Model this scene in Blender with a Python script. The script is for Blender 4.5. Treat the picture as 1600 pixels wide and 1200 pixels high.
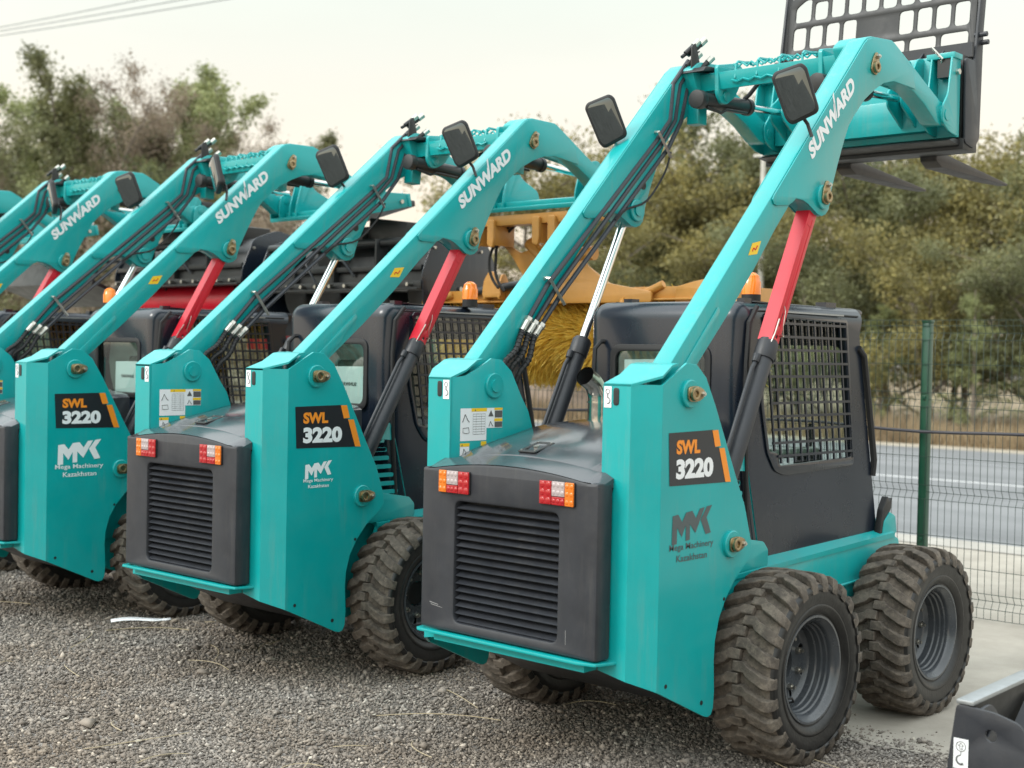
import bpy, bmesh, math, random
import numpy as np
from mathutils import Vector, Matrix
R=math.radians; pi=math.pi
random.seed(7); rng=np.random.default_rng(7)
S=bpy.context.scene
for o in list(bpy.data.objects): bpy.data.objects.remove(o)
COL=S.collection
# ------------------------------------------------------------------ camera
YAW,PITCH,ROLL=0.744,-0.0225,0.0196
CAM=Vector((-4.178,-3.8736,1.7692))
cf=Vector((math.cos(YAW)*math.cos(PITCH),math.sin(YAW)*math.cos(PITCH),math.sin(PITCH)))
cr=Vector((math.sin(YAW),-math.cos(YAW),0)); cu=cr.cross(cf)
cR=math.cos(ROLL)*cr+math.sin(ROLL)*cu; cU=-math.sin(ROLL)*cr+math.cos(ROLL)*cu
cd=bpy.data.cameras.new('camera'); cam=bpy.data.objects.new('camera',cd); COL.objects.link(cam)
m=Matrix((cR,cU,-cf)).transposed().to_4x4(); m.translation=CAM; cam.matrix_world=m
cd.sensor_width=36; cd.lens=2132.77/1600*36; cd.clip_end=600; cd.clip_start=.05
cd.dof.use_dof=True; cd.dof.focus_distance=6.6; cd.dof.aperture_fstop=2.4
S.camera=cam
# ------------------------------------------------------------------ world, sun, exposure
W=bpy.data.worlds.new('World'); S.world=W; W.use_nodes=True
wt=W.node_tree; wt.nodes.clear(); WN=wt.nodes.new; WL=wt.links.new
SUN_EL,SUN_AZ=R(38),R(155)      # azimuth of the brightened part of the overcast sky, from +x towards +y
sky=WN('ShaderNodeTexSky'); sky.sky_type='NISHITA'; sky.sun_disc=False; sky.sun_elevation=SUN_EL; sky.sun_rotation=pi/2-SUN_AZ; sky.dust_density=4; sky.air_density=1.5
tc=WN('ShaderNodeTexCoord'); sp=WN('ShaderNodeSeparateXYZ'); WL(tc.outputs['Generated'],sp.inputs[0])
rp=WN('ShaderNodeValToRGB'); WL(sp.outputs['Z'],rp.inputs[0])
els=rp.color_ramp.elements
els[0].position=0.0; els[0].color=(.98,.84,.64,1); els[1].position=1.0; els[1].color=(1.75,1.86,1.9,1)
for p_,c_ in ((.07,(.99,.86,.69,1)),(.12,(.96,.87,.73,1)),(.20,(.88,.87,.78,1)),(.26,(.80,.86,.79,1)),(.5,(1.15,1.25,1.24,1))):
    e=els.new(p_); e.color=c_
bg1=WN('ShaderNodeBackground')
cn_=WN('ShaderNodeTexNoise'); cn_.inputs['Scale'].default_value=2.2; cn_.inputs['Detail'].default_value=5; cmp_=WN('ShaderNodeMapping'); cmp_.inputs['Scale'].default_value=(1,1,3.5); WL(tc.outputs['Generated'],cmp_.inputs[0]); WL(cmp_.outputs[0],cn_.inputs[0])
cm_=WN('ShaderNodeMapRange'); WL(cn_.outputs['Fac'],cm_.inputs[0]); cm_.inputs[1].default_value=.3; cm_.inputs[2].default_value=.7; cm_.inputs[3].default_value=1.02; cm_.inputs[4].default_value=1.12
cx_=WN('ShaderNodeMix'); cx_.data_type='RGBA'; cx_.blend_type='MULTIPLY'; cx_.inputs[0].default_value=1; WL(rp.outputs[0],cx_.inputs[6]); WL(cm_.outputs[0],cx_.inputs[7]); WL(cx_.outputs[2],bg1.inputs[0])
# veil brightness added out of view, towards the sun lamp, to light the loaders
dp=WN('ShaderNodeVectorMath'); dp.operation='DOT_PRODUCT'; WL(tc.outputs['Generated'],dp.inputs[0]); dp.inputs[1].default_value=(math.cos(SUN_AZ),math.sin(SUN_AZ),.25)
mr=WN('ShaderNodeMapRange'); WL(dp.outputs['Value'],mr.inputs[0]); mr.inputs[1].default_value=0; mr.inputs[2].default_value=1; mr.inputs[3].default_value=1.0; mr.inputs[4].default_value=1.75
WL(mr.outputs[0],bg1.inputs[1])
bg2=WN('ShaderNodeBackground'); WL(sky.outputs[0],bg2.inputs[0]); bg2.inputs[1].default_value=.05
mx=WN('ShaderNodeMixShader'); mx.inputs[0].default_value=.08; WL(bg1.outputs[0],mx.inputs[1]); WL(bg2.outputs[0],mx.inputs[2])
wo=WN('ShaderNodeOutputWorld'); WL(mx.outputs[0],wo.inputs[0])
sl=bpy.data.lights.new('sun','SUN'); sun=bpy.data.objects.new('sun',sl); COL.objects.link(sun)
sl.energy=1.4; sl.angle=R(18); sl.color=(1,.96,.9)
sd=Vector((math.cos(SUN_AZ)*math.cos(SUN_EL),math.sin(SUN_AZ)*math.cos(SUN_EL),math.sin(SUN_EL)))
sun.rotation_euler=sd.to_track_quat('Z','Y').to_euler(); sun.location=(0,0,20)
S.view_settings.view_transform='Standard'; S.view_settings.look='None'; S.view_settings.exposure=0.25; S.view_settings.gamma=1
S.render.engine='CYCLES'
# ------------------------------------------------------------------ materials
def nmat(name):
    m=bpy.data.materials.new(name); m.use_nodes=True; nt=m.node_tree; b=nt.nodes['Principled BSDF']; return m,nt,b
def mat(name,col,rough=.5,metal=0,coat=0,vary=.0,scale=6,dirt=0,dirtcol=(.2,.17,.13),bump=0,bscale=200,emit=0,spec=.5,rv=.1):
    m,nt,b=nmat(name); N=nt.nodes.new; L=nt.links.new
    b.inputs['Base Color'].default_value=(*col,1); b.inputs['Roughness'].default_value=rough; b.inputs['Metallic'].default_value=metal
    b.inputs['Coat Weight'].default_value=coat; b.inputs['Coat Roughness'].default_value=.12; b.inputs['Specular IOR Level'].default_value=spec
    tc=N('ShaderNodeTexCoord')
    if vary or dirt:
        n=N('ShaderNodeTexNoise'); n.inputs['Scale'].default_value=scale; n.inputs['Detail'].default_value=6; n.inputs['Roughness'].default_value=.65; L(tc.outputs['Object'],n.inputs[0])
        r=N('ShaderNodeMapRange'); L(n.outputs['Fac'],r.inputs[0]); r.inputs[1].default_value=.3; r.inputs[2].default_value=.7; r.inputs[3].default_value=1-vary; r.inputs[4].default_value=1+vary
        mm=N('ShaderNodeMix'); mm.data_type='RGBA'; mm.blend_type='MULTIPLY'; mm.inputs[0].default_value=1; mm.inputs[6].default_value=(*col,1); L(r.outputs[0],mm.inputs[7])
        out=mm.outputs[2]
        if dirt:
            n2=N('ShaderNodeTexNoise'); n2.inputs['Scale'].default_value=scale*3.1; n2.inputs['Detail'].default_value=8; n2.inputs['Roughness'].default_value=.75; L(tc.outputs['Object'],n2.inputs[0])
            r2=N('ShaderNodeMapRange'); L(n2.outputs['Fac'],r2.inputs[0]); r2.inputs[1].default_value=.45; r2.inputs[2].default_value=.8; r2.inputs[4].default_value=dirt
            m2=N('ShaderNodeMix'); m2.data_type='RGBA'; L(r2.outputs[0],m2.inputs[0]); L(out,m2.inputs[6]); m2.inputs[7].default_value=(*dirtcol,1); out=m2.outputs[2]
        L(out,b.inputs['Base Color'])
        rr=N('ShaderNodeMapRange'); L(n.outputs['Fac'],rr.inputs[0]); rr.inputs[1].default_value=.3; rr.inputs[2].default_value=.7; rr.inputs[3].default_value=rough-rv; rr.inputs[4].default_value=rough+rv; L(rr.outputs[0],b.inputs['Roughness'])
    if bump:
        n=N('ShaderNodeTexNoise'); n.inputs['Scale'].default_value=bscale; n.inputs['Detail'].default_value=4; L(tc.outputs['Object'],n.inputs[0])
        bp_=N('ShaderNodeBump'); bp_.inputs['Strength'].default_value=bump; bp_.inputs['Distance'].default_value=.004; L(n.outputs['Fac'],bp_.inputs['Height']); L(bp_.outputs[0],b.inputs['Normal'])
    if emit: b.inputs['Emission Color'].default_value=(*col,1); b.inputs['Emission Strength'].default_value=emit
    return m
M={}
M['teal']=mat('teal_paint',(.0,.345,.350),.36,coat=.35,vary=.07,scale=2.0,dirt=.16,dirtcol=(.09,.30,.30),spec=.45,rv=.09,bump=.05,bscale=90)
M['dark']=mat('charcoal_plastic',(.024,.027,.034),.44,vary=.12,scale=5,dirt=.12,dirtcol=(.12,.11,.1),bump=.12,bscale=260)
M['hood']=mat('hood_plastic',(.045,.050,.058),.2,coat=.5,vary=.12,scale=3,dirt=.12,dirtcol=(.12,.12,.115),rv=.08)
M['cab']=mat('cab_paint',(.008,.0135,.024),.28,coat=.3,vary=.12,scale=2,rv=.05)
M['black']=mat('black_steel',(.016,.017,.018),.45,vary=.2,scale=8,dirt=.1,dirtcol=(.08,.07,.06))
M['rubber']=mat('black_rubber',(.014,.014,.015),.6)
M['hose']=mat('hose_rubber',(.035,.04,.05),.42)
M['red']=mat('red_paint',(.56,.004,.022),.38,coat=.12,vary=.06,scale=4,dirt=.08,dirtcol=(.3,.03,.04))
M['chrome']=mat('chrome',(.8,.8,.8),.09,metal=1)
M['steel']=mat('galvanised_steel',(.55,.53,.48),.35,metal=1,vary=.2,scale=30)
M['brass']=mat('greased_pin',(.35,.27,.16),.35,metal=1,vary=.3,scale=60)
M['exhaust']=mat('stainless_pipe',(.62,.58,.5),.16,metal=1,vary=.2,scale=20)
M['sidewall']=mat('tyre_sidewall',(.014,.014,.014),.42,vary=.25,scale=9,dirt=.3,dirtcol=(.06,.054,.047),bump=.3,bscale=60)
M['tread']=mat('dusty_tread',(.088,.074,.061),.92,vary=.45,scale=9,dirt=.9,dirtcol=(.25,.21,.165),bump=.7,bscale=120,rv=.02)
M['rim']=mat('grey_rim',(.060,.067,.076),.26,coat=.3,vary=.15,scale=6,dirt=.15,dirtcol=(.13,.12,.1))
M['amber']=mat('amber_lens',(.72,.17,.006),.15,coat=.6)
M['redlens']=mat('red_lens',(.38,.004,.008),.12,coat=.6)
M['whitelens']=mat('white_lens',(.42,.35,.35),.15,coat=.6)
M['mirror']=mat('mirror_glass',(.13,.15,.155),.03,metal=1)
M['signblack']=mat('decal_black',(.018,.020,.024),.3,coat=.3)
M['orange']=mat('decal_orange',(.85,.27,.02),.4)
M['white']=mat('decal_white',(.8,.82,.84),.4)
M['yellow']=mat('decal_yellow',(.85,.55,.02),.4)
M['grey']=mat('decal_grey',(.075,.095,.10),.45)
M['print']=mat('decal_print',(.1,.1,.1),.5)
M['gold']=mat('golden_paint',(.57,.27,.055),.45,coat=.15,vary=.1,scale=4,dirt=.12,dirtcol=(.2,.12,.05))
M['seat']=mat('seat_vinyl',(.02,.02,.021),.5,bump=.3,bscale=80)
M['inner']=mat('cab_lining',(.035,.037,.04),.7)
M['greenpost']=mat('green_post_paint',(.005,.065,.035),.4,coat=.2,vary=.15,scale=5)
M['wire']=mat('dark_green_wire',(.03,.055,.045),.5)
M['blackcable']=mat('black_cable',(.02,.02,.03),.5)
M['galv']=mat('galvanised_edge',(.34,.36,.37),.4,metal=.6,vary=.15,scale=30)
def glassmat(name,tint,fac):
    m,nt,b=nmat(name); N=nt.nodes.new; L=nt.links.new
    t=N('ShaderNodeBsdfTransparent'); t.inputs[0].default_value=(*tint,1)
    g=N('ShaderNodeBsdfGlossy'); g.inputs['Roughness'].default_value=.03; g.inputs[0].default_value=(.9,.95,.95,1)
    x=N('ShaderNodeMixShader'); x.inputs[0].default_value=fac; L(t.outputs[0],x.inputs[1]); L(g.outputs[0],x.inputs[2])
    L(x.outputs[0],nt.nodes['Material Output'].inputs[0]); return m
M['glass']=glassmat('cab_glass',(.66,.78,.74),.13)
def film():
    m,nt,b=nmat('film_covered_glass'); N=nt.nodes.new;L=nt.links.new
    t=N('ShaderNodeBsdfTransparent'); d=N('ShaderNodeBsdfTranslucent'); d.inputs[0].default_value=(.30,.37,.31,1); x=N('ShaderNodeMixShader'); 
    tc=N('ShaderNodeTexCoord'); n=N('ShaderNodeTexNoise'); n.inputs['Scale'].default_value=5; L(tc.outputs['Object'],n.inputs[0]); r=N('ShaderNodeMapRange'); L(n.outputs['Fac'],r.inputs[0]); r.inputs[1].default_value=.35; r.inputs[2].default_value=.65; r.inputs[3].default_value=.72; r.inputs[4].default_value=.97; L(r.outputs[0],x.inputs[0])
    L(t.outputs[0],x.inputs[1]); L(d.outputs[0],x.inputs[2]); L(x.outputs[0],nt.nodes['Material Output'].inputs[0]); return m
M['film']=film()
M['seatfilm']=mat('plastic_wrapped_seat',(.26,.29,.25),.3,coat=.3,vary=.2,scale=8,bump=.4,bscale=25)
M['beacon']=mat('beacon_amber',(.9,.22,.01),.1,coat=.7,emit=.12)
def streaks(m,col,amt):
    nt=m.node_tree; N=nt.nodes.new; L=nt.links.new; b=nt.nodes['Principled BSDF']; src=b.inputs['Base Color'].links[0].from_socket
    tc=N('ShaderNodeTexCoord'); mp=N('ShaderNodeMapping'); mp.inputs['Scale'].default_value=(22,22,1.6); L(tc.outputs['Object'],mp.inputs[0])
    n=N('ShaderNodeTexNoise'); n.inputs['Scale'].default_value=1; n.inputs['Detail'].default_value=7; n.inputs['Roughness'].default_value=.7; L(mp.outputs[0],n.inputs[0])
    n2=N('ShaderNodeTexNoise'); n2.inputs['Scale'].default_value=2.4; n2.inputs['Detail'].default_value=3; L(tc.outputs['Object'],n2.inputs[0])
    a=N('ShaderNodeMapRange'); L(n.outputs['Fac'],a.inputs[0]); a.inputs[1].default_value=.50; a.inputs[2].default_value=.78
    c=N('ShaderNodeMapRange'); L(n2.outputs['Fac'],c.inputs[0]); c.inputs[1].default_value=.42; c.inputs[2].default_value=.62; c.inputs[4].default_value=amt
    p=N('ShaderNodeMath'); p.operation='MULTIPLY'; L(a.outputs[0],p.inputs[0]); L(c.outputs[0],p.inputs[1])
    x=N('ShaderNodeMix'); x.data_type='RGBA'; L(p.outputs[0],x.inputs[0]); L(src,x.inputs[6]); x.inputs[7].default_value=(*col,1); L(x.outputs[2],b.inputs['Base Color'])
streaks(M['teal'],(.13,.30,.28),.55); streaks(M['dark'],(.13,.12,.105),.35); streaks(M['cab'],(.07,.07,.068),.3)
# ------------------------------------------------------------------ helpers
def tag(o,label=None,cat=None,group=None,kind=None):
    if label:o['label']=label
    if cat:o['category']=cat
    if group:o['group']=group
    if kind:o['kind']=kind
    return o
def empty(name,loc,rz=0,**k):
    o=bpy.data.objects.new(name,None); COL.objects.link(o); o.location=loc; o.rotation_euler=(0,0,rz); o.empty_display_size=.2
    return tag(o,**k)
class MB:
    def __init__(s): s.v=[]; s.f=[]
    def add(s,v,f):
        b=len(s.v); s.v+= [tuple(p) for p in v]; s.f+=[tuple(i+b for i in q) for q in f]; return s
    def box(s,x0,x1,y0,y1,z0,z1,M_=None):
        v=[Vector((x,y,z)) for x in(x0,x1) for y in(y0,y1) for z in(z0,z1)]
        if M_: v=[M_@p for p in v]
        return s.add(v,[(0,1,3,2),(4,6,7,5),(0,4,5,1),(2,3,7,6),(0,2,6,4),(1,5,7,3)])
    def cyl(s,a,b,r,n=16,r2=None,caps=True):
        a=Vector(a);b=Vector(b); r2=r if r2 is None else r2; d=(b-a).normalized()
        q=d.to_track_quat('Z','Y'); X=q@Vector((1,0,0)); Y=q@Vector((0,1,0))
        v=[a+r*(math.cos(t)*X+math.sin(t)*Y) for t in [2*pi*i/n for i in range(n)]]+[b+r2*(math.cos(t)*X+math.sin(t)*Y) for t in [2*pi*i/n for i in range(n)]]
        f=[(i,(i+1)%n,n+(i+1)%n,n+i) for i in range(n)]
        if caps: f+=[tuple(range(n))[::-1],tuple(range(n,2*n))]
        return s.add(v,f)
    def tube(s,pts,r,n=8,cyclic=False):
        pts=[Vector(p) for p in pts]; L=len(pts); v=[];f=[]; up=None
        for i,p in enumerate(pts):
            a=pts[i-1] if i>0 or cyclic else p; b=pts[(i+1)%L] if i<L-1 or cyclic else p
            d=(b-a); d=d.normalized() if d.length>1e-9 else Vector((0,0,1))
            if up is None: up=d.orthogonal().normalized()
            X=(up-d*up.dot(d)); X=X.normalized() if X.length>1e-6 else d.orthogonal().normalized(); Y=d.cross(X); up=X
            rr=r[i] if isinstance(r,(list,tuple)) else r
            for k in range(n): t=2*pi*k/n; v.append(p+rr*(math.cos(t)*X+math.sin(t)*Y))
        for i in range(L if cyclic else L-1):
            for k in range(n): f.append((i*n+k,i*n+(k+1)%n,((i+1)%L)*n+(k+1)%n,((i+1)%L)*n+k))
        if not cyclic: f+=[tuple(range(n))[::-1],tuple(range((L-1)*n,L*n))]
        return s.add(v,f)
    def revolve(s,prof,c,axis='y',n=32,closed=True):
        # prof: (along, radius)
        c=Vector(c); v=[];f=[];L=len(prof)
        for k in range(n):
            t=2*pi*k/n; ca,sa=math.cos(t),math.sin(t)
            for a,r in prof:
                v.append(c+{'y':Vector((r*ca,a,r*sa)),'z':Vector((r*ca,r*sa,a)),'x':Vector((a,r*ca,r*sa))}[axis])
        for k in range(n):
            k2=(k+1)%n
            for i in range(L-1 if not closed else L):
                j=(i+1)%L; f.append((k*L+i,k2*L+i,k2*L+j,k*L+j))
        return s.add(v,f)
    def plate(s,outs,t0,t1,plane='xz',bev=.003):
        cu=bpy.data.curves.new('c','CURVE'); cu.dimensions='2D'; cu.fill_mode='BOTH'
        th=abs(t1-t0); bev=min(bev,th*.45); cu.extrude=th/2-bev; cu.bevel_depth=bev; cu.offset=-bev; cu.bevel_resolution=1
        for pts in outs:
            sp=cu.splines.new('POLY'); sp.points.add(len(pts)-1); sp.use_cyclic_u=True
            for q,p in zip(sp.points,pts): q.co=(p[0],p[1],0,1)
        o=bpy.data.objects.new('c',cu); me=bpy.data.meshes.new_from_object(o); mid=(t0+t1)/2
        mp={'xz':lambda a,b,c:(a,mid+c,b),'yz':lambda a,b,c:(mid+c,a,b),'xy':lambda a,b,c:(a,b,mid+c)}[plane]
        s.add([mp(*v.co) for v in me.vertices],[tuple(p.vertices) for p in me.polygons])
        bpy.data.objects.remove(o); bpy.data.curves.remove(cu); bpy.data.meshes.remove(me); return s
    def mesh(s,name,bev=0,ang=35,seg=2,recalc=True,merge=True):
        me=bpy.data.meshes.new(name); me.from_pydata([tuple(v) for v in s.v],[],s.f)
        bm=bmesh.new(); bm.from_mesh(me)
        if merge: bmesh.ops.remove_doubles(bm,verts=bm.verts,dist=1e-5)
        if recalc: bmesh.ops.recalc_face_normals(bm,faces=bm.faces)
        if bev:
            ed=[e for e in bm.edges if len(e.link_faces)==2 and e.calc_face_angle(0)>R(30)]
            bmesh.ops.bevel(bm,geom=ed,offset=bev,segments=seg,profile=.5,affect='EDGES',clamp_overlap=True)
        bm.to_mesh(me); bm.free()
        me.polygons.foreach_set('use_smooth',[True]*len(me.polygons)); me.set_sharp_from_angle(angle=R(ang)); me.update()
        return me
def link(name,me,mt,parent=None,loc=None,rot=None):
    if mt is not None and len(me.materials)==0: me.materials.append(mt)
    o=bpy.data.objects.new(name,me); COL.objects.link(o)
    if parent: o.parent=parent
    if loc is not None: o.location=loc
    if rot is not None: o.rotation_euler=rot
    return o
CACHE={}
def P(name,parent,mt,key,fn,loc=None,rot=None,**k):
    if key not in CACHE: CACHE[key]=fn().mesh(key,**k)
    return link(name,CACHE[key],M[mt] if isinstance(mt,str) else mt,parent,loc,rot)
def rpoly(pts,r=.02,seg=4):
    out=[];n=len(pts)
    for i in range(n):
        p=Vector(pts[i]).to_2d(); a=Vector(pts[i-1]).to_2d(); b=Vector(pts[(i+1)%n]).to_2d()
        da=(a-p);db=(b-p); rr=min(r,da.length*.45,db.length*.45)
        A=p+da.normalized()*rr; B=p+db.normalized()*rr
        for k in range(seg+1):
            t=k/seg; q=A*(1-t)**2+p*2*t*(1-t)+B*t*t; out.append((q.x,q.y))
    return out
def rect(a0,a1,b0,b1,r=.01,seg=3): return rpoly([(a0,b0),(a1,b0),(a1,b1),(a0,b1)],r,seg)
def circ(c,r,n=16,a0=0,a1=2*pi):
    return [(c[0]+r*math.cos(a0+(a1-a0)*i/n),c[1]+r*math.sin(a0+(a1-a0)*i/n)) for i in range(n)]
TXT={}
def textgeo(s,bold=.02):
    if (s,bold) in TXT: return TXT[(s,bold)]
    cu=bpy.data.curves.new('t','FONT'); cu.body=s; cu.size=1; cu.offset=bold; cu.fill_mode='FRONT'; cu.resolution_u=4
    o=bpy.data.objects.new('t',cu); COL.objects.link(o); bpy.context.view_layer.update()
    me=bpy.data.meshes.new_from_object(o.evaluated_get(bpy.context.evaluated_depsgraph_get()))
    vs=[(v.co.x,v.co.y) for v in me.vertices]; fs=[tuple(p.vertices) for p in me.polygons]
    x0=min(v[0] for v in vs);x1=max(v[0] for v in vs);y0=min(v[1] for v in vs);y1=max(v[1] for v in vs)
    vs=[((a-x0)/(x1-x0),(b-y0)/(y1-y0)) for a,b in vs]
    bpy.data.objects.remove(o); bpy.data.curves.remove(cu); bpy.data.meshes.remove(me)
    TXT[(s,bold)]=(vs,fs); return vs,fs
def amap(O,U,V): 
    O,U,V=Vector(O),Vector(U),Vector(V); return lambda a,b:O+a*U+b*V
def addtext(mb,s,O,U,V,bold=.02):
    vs,fs=textgeo(s,bold); f=amap(O,U,V); return mb.add([f(a,b) for a,b in vs],fs)
def addpoly(mb,pts,O,U,V):
    f=amap(O,U,V)
    bm=bmesh.new(); vv=[bm.verts.new((a,b,0)) for a,b in pts]; fc=bm.faces.new(vv); bmesh.ops.triangulate(bm,faces=[fc]); bm.verts.index_update()
    mb.add([f(v.co.x,v.co.y) for v in bm.verts],[tuple(v.index for v in q.verts) for q in bm.faces]); bm.free(); return mb
def facing(me_fn,**k): return me_fn
# ------------------------------------------------------------------ skid steer loader (its own frame: x forward, y left, z up)
PIV=Vector((.377,0,1.619)); LOW=Vector((.7044,0,.9793)); LUG=Vector((1.488,0,2.525))
TOP=[(.2,1.655),(.29,1.705),(.361,1.744),(.43,1.738),(.499,1.685),(.573,1.565)]
OUTER=TOP+[(.729,1.277),(.809,1.135),(.866,.975),(.868,.93),(.85,.90),(.748,.825),(.68,.75),(.633,.672),(.606,.58),(.601,.50),(.608,.369),(.603,.30),(.588,.272),(.565,.266),(.54,.272),(.2,.43)]
def lift_pt(p,a):
    c,s=math.cos(a),math.sin(a); d=Vector(p)-PIV; return Vector((PIV.x+c*d.x-s*d.z,p[1],PIV.z+s*d.x+c*d.z))
def tower(sy):
    mb=MB(); O=.656
    pl=[(x,z) for x,z in OUTER]
    mb.plate([pl],sy*(O-.012),sy*O,'xz',.002)
    # rear face and chamfer, one bent sheet
    xs=[(.1,.435),(.1,.575),(.2,O)]
    zb=[.50,.475,.43]; zt=[1.655,1.655,1.655]
    t=.012; inn=[(.112,.435),(.112,.57),(.204,O-.013)]
    v=[];f=[]
    for (x,y),(xi,yi),b,tt in zip(xs,inn,zb,zt): v+=[(x,sy*y,b),(x,sy*y,tt),(xi,sy*yi,b),(xi,sy*yi,tt)]
    for i in (0,1):
        a=i*4;c=a+4; f+=[(a,c,c+1,a+1),(a+2,a+3,c+3,c+2),(a,a+2,c+2,c),(a+1,c+1,c+3,a+3)]
    f+=[(0,1,3,2),(8,10,11,9)]
    mb.add(v,f); return mb
def tower_inner(sy):
    mb=MB(); pl=[(.112,1.655),(.2,1.665)]+TOP[1:]+[(.62,1.5),(.70,1.30),(.74,1.12),(.78,.98),(.80,.8),(.8,.5),(.112,.5)]
    mb.plate([pl],sy*.435,sy*.447,'xz',.002); return mb
def vent_plate(sy):
    out=rpoly([(.80,.85),(1.235,.85),(1.13,1.24),(1.08,1.36),(1.0,1.36),(.82,1.10)],.03)
    holes=[rect(.93+.022*i*0-.0+ (0)*i, 1.075+.012*(7-i)-.0, .93+.045*i,.952+.045*i,.01) for i in range(0)]
    for i in range(8):
        z=.905+.048*i; x1=1.165-.018*i; holes.append(rect(x1-.13,x1,z,z+.02,.009))
    mb=MB(); mb.plate([out]+holes,sy*.46,sy*.468,'xz',.0015); return mb
def top_cap(sy):
    mb=MB(); v=[]
    pts=[(.1,1.657),(.2,1.69),(.27,1.735),(.31,1.74)]
    pl=[(.1,.437,1.657),(.1,.576,1.657),(.2,.655,1.692),(.27,.650,1.735),(.31,.650,1.742),(.31,.437,1.742),(.27,.437,1.735),(.2,.437,1.692)]
    v=[(x,sy*y,z) for x,y,z in pl]+[(x,sy*y,z-.01) for x,y,z in pl]
    f=[(0,1,2,7),(7,2,3,6),(6,3,4,5),(8,15,10,9),(15,14,11,10),(14,13,12,11)]+[(i,i+8,(i+1)%8+8,(i+1)%8) for i in range(8)]
    mb.add(v,f); return mb
def boss(r1=.05,r2=.028,pin=True):
    mb=MB(); mb.revolve([(0,0.001),(-.016,.001),(-.016,r1-.004),(-.012,r1),(0,r1)],(0,0,0),'y',24,False); return mb
def keeper():
    mb=MB()
    mb.plate([rpoly([(-.034,-.03),(.03,-.033),(.075,-.016),(.078,.016),(.03,.033),(-.034,.03)],.02)],-.026,-.016,'xz',.002)
    mb.revolve([(-.026,.014),(-.040,.014),(-.042,.017),(-.042,.026),(-.040,.029),(-.026,.029)],(0,0,0),'y',20,True)
    mb.cyl((0,-.026,0),(0,-.034,0),.014,12); return mb
def bolt():
    mb=MB(); mb.cyl((0,0,0),(0,-.012,0),.012,6); mb.cyl((0,-.012,0),(0,-.018,0),.007,10); return mb
def wheel(parent,x,sy):
    w=empty('wheel',(x,sy*.706,.412)); w.parent=parent; w.rotation_euler=(0,random.uniform(0,6),pi if sy>0 else 0)
    def tyre():
        mb=MB(); n=72
        prof=[(.118,.215),(.126,.232),(.130,.246),(.138,.250),(.146,.268),(.152,.276),(.152,.284),(.149,.288),(.155,.315),(.157,.335),(.155,.348),(.161,.354),(.161,.364),(.156,.370),(.148,.378),(.122,.384),(.06,.389),(0,.391)]
        full=[(-a,r) for a,r in prof]+[(a,r) for a,r in prof[::-1][1:]]
        mb.revolve(full,(0,0,0),'y',n,False); return mb
    def lugs():
        mb=MB(); K=26
        st=[(-.014,-.098,-.040,.421),(.040,-.100,-.040,.422),(.056,-.078,-.016,.422),(.090,-.062,.004,.421),(.128,-.038,.028,.418),(.150,-.028,.038,.406),(.163,-.024,.042,.374)]
        for side in (1,-1):
            for k in range(K):
                a0=2*pi*(k+(.5 if side<0 else 0))/K; v=[];f=[]
                for (wv,s0,s1,r) in st:
                    lo=r-.03
                    for s,rr in ((s0-.003,lo),(s0+.002,r),(s1-.002,r),(s1+.003,lo)):
                        a=a0+s*.80/.42; v.append((rr*math.cos(a),-side*wv,rr*math.sin(a)))
                for i in range(len(st)-1):
                    b=i*4;c=b+4
                    for j in range(3): f.append((b+j,b+j+1,c+j+1,c+j))
                f+=[(0,1,2,3),tuple(len(v)-4+j for j in (3,2,1,0))]
                mb.add(v,f)
        return mb
    t=P('tyre',w,'sidewall','tyre',tyre,ang=40,merge=True)
    if len(t.data.materials)==1:
        t.data.materials.append(M['tread'])
        for q in t.data.polygons:
            if math.hypot(q.center.x,q.center.z)>.378: q.material_index=1
    P('tread',w,'tread','tread_lugs',lugs,bev=.003,seg=1,ang=30)
    def rim():
        mb=MB()
        prof=[(-.126,.236),(-.130,.240),(-.134,.238),(-.134,.228),(-.122,.220),(-.112,.208),(-.100,.203),(-.088,.203),(-.082,.197),(-.066,.196),(-.060,.190),(-.040,.189),(-.034,.184),(-.005,.182),(.01,.170),(.016,.158),(.016,.07),(.03,.066),(.12,.066),(.12,.0)]
        mb.revolve(prof,(0,0,0),'y',48,False)
        mb.revolve([(.134,.228),(.12,.20),(.03,.19),(.016,.158)],(0,0,0),'y',40,False)
        return mb
    r=P('rim',w,'rim','rim',rim,ang=30)
    def nuts():
        mb=MB()
        for k in range(8):
            a=2*pi*k/8; c=(.118*math.cos(a),.118*math.sin(a))
            mb.cyl((c[0],.016,c[1]),(c[0],-.002,c[1]),.015,6); mb.cyl((c[0],0,c[1]),(c[0],-.018,c[1]),.008,8)
        return mb
    P('wheel_nuts',w,'steel','nuts',nuts)
    def valve():
        mb=MB(); mb.tube([(.165,-.02,-.03),(.150,-.055,-.03),(.140,-.06,0),(.150,-.055,.03),(.165,-.02,.03)],.005,6); mb.cyl((.175,-.04,0),(.158,-.05,0),.006,8); return mb
    P('valve_guard',w,'black','valve',valve)
    P('hub',w,'black','hub',lambda:MB().cyl((0,.10,0),(0,.03,0),.062,20))
    return w
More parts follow.
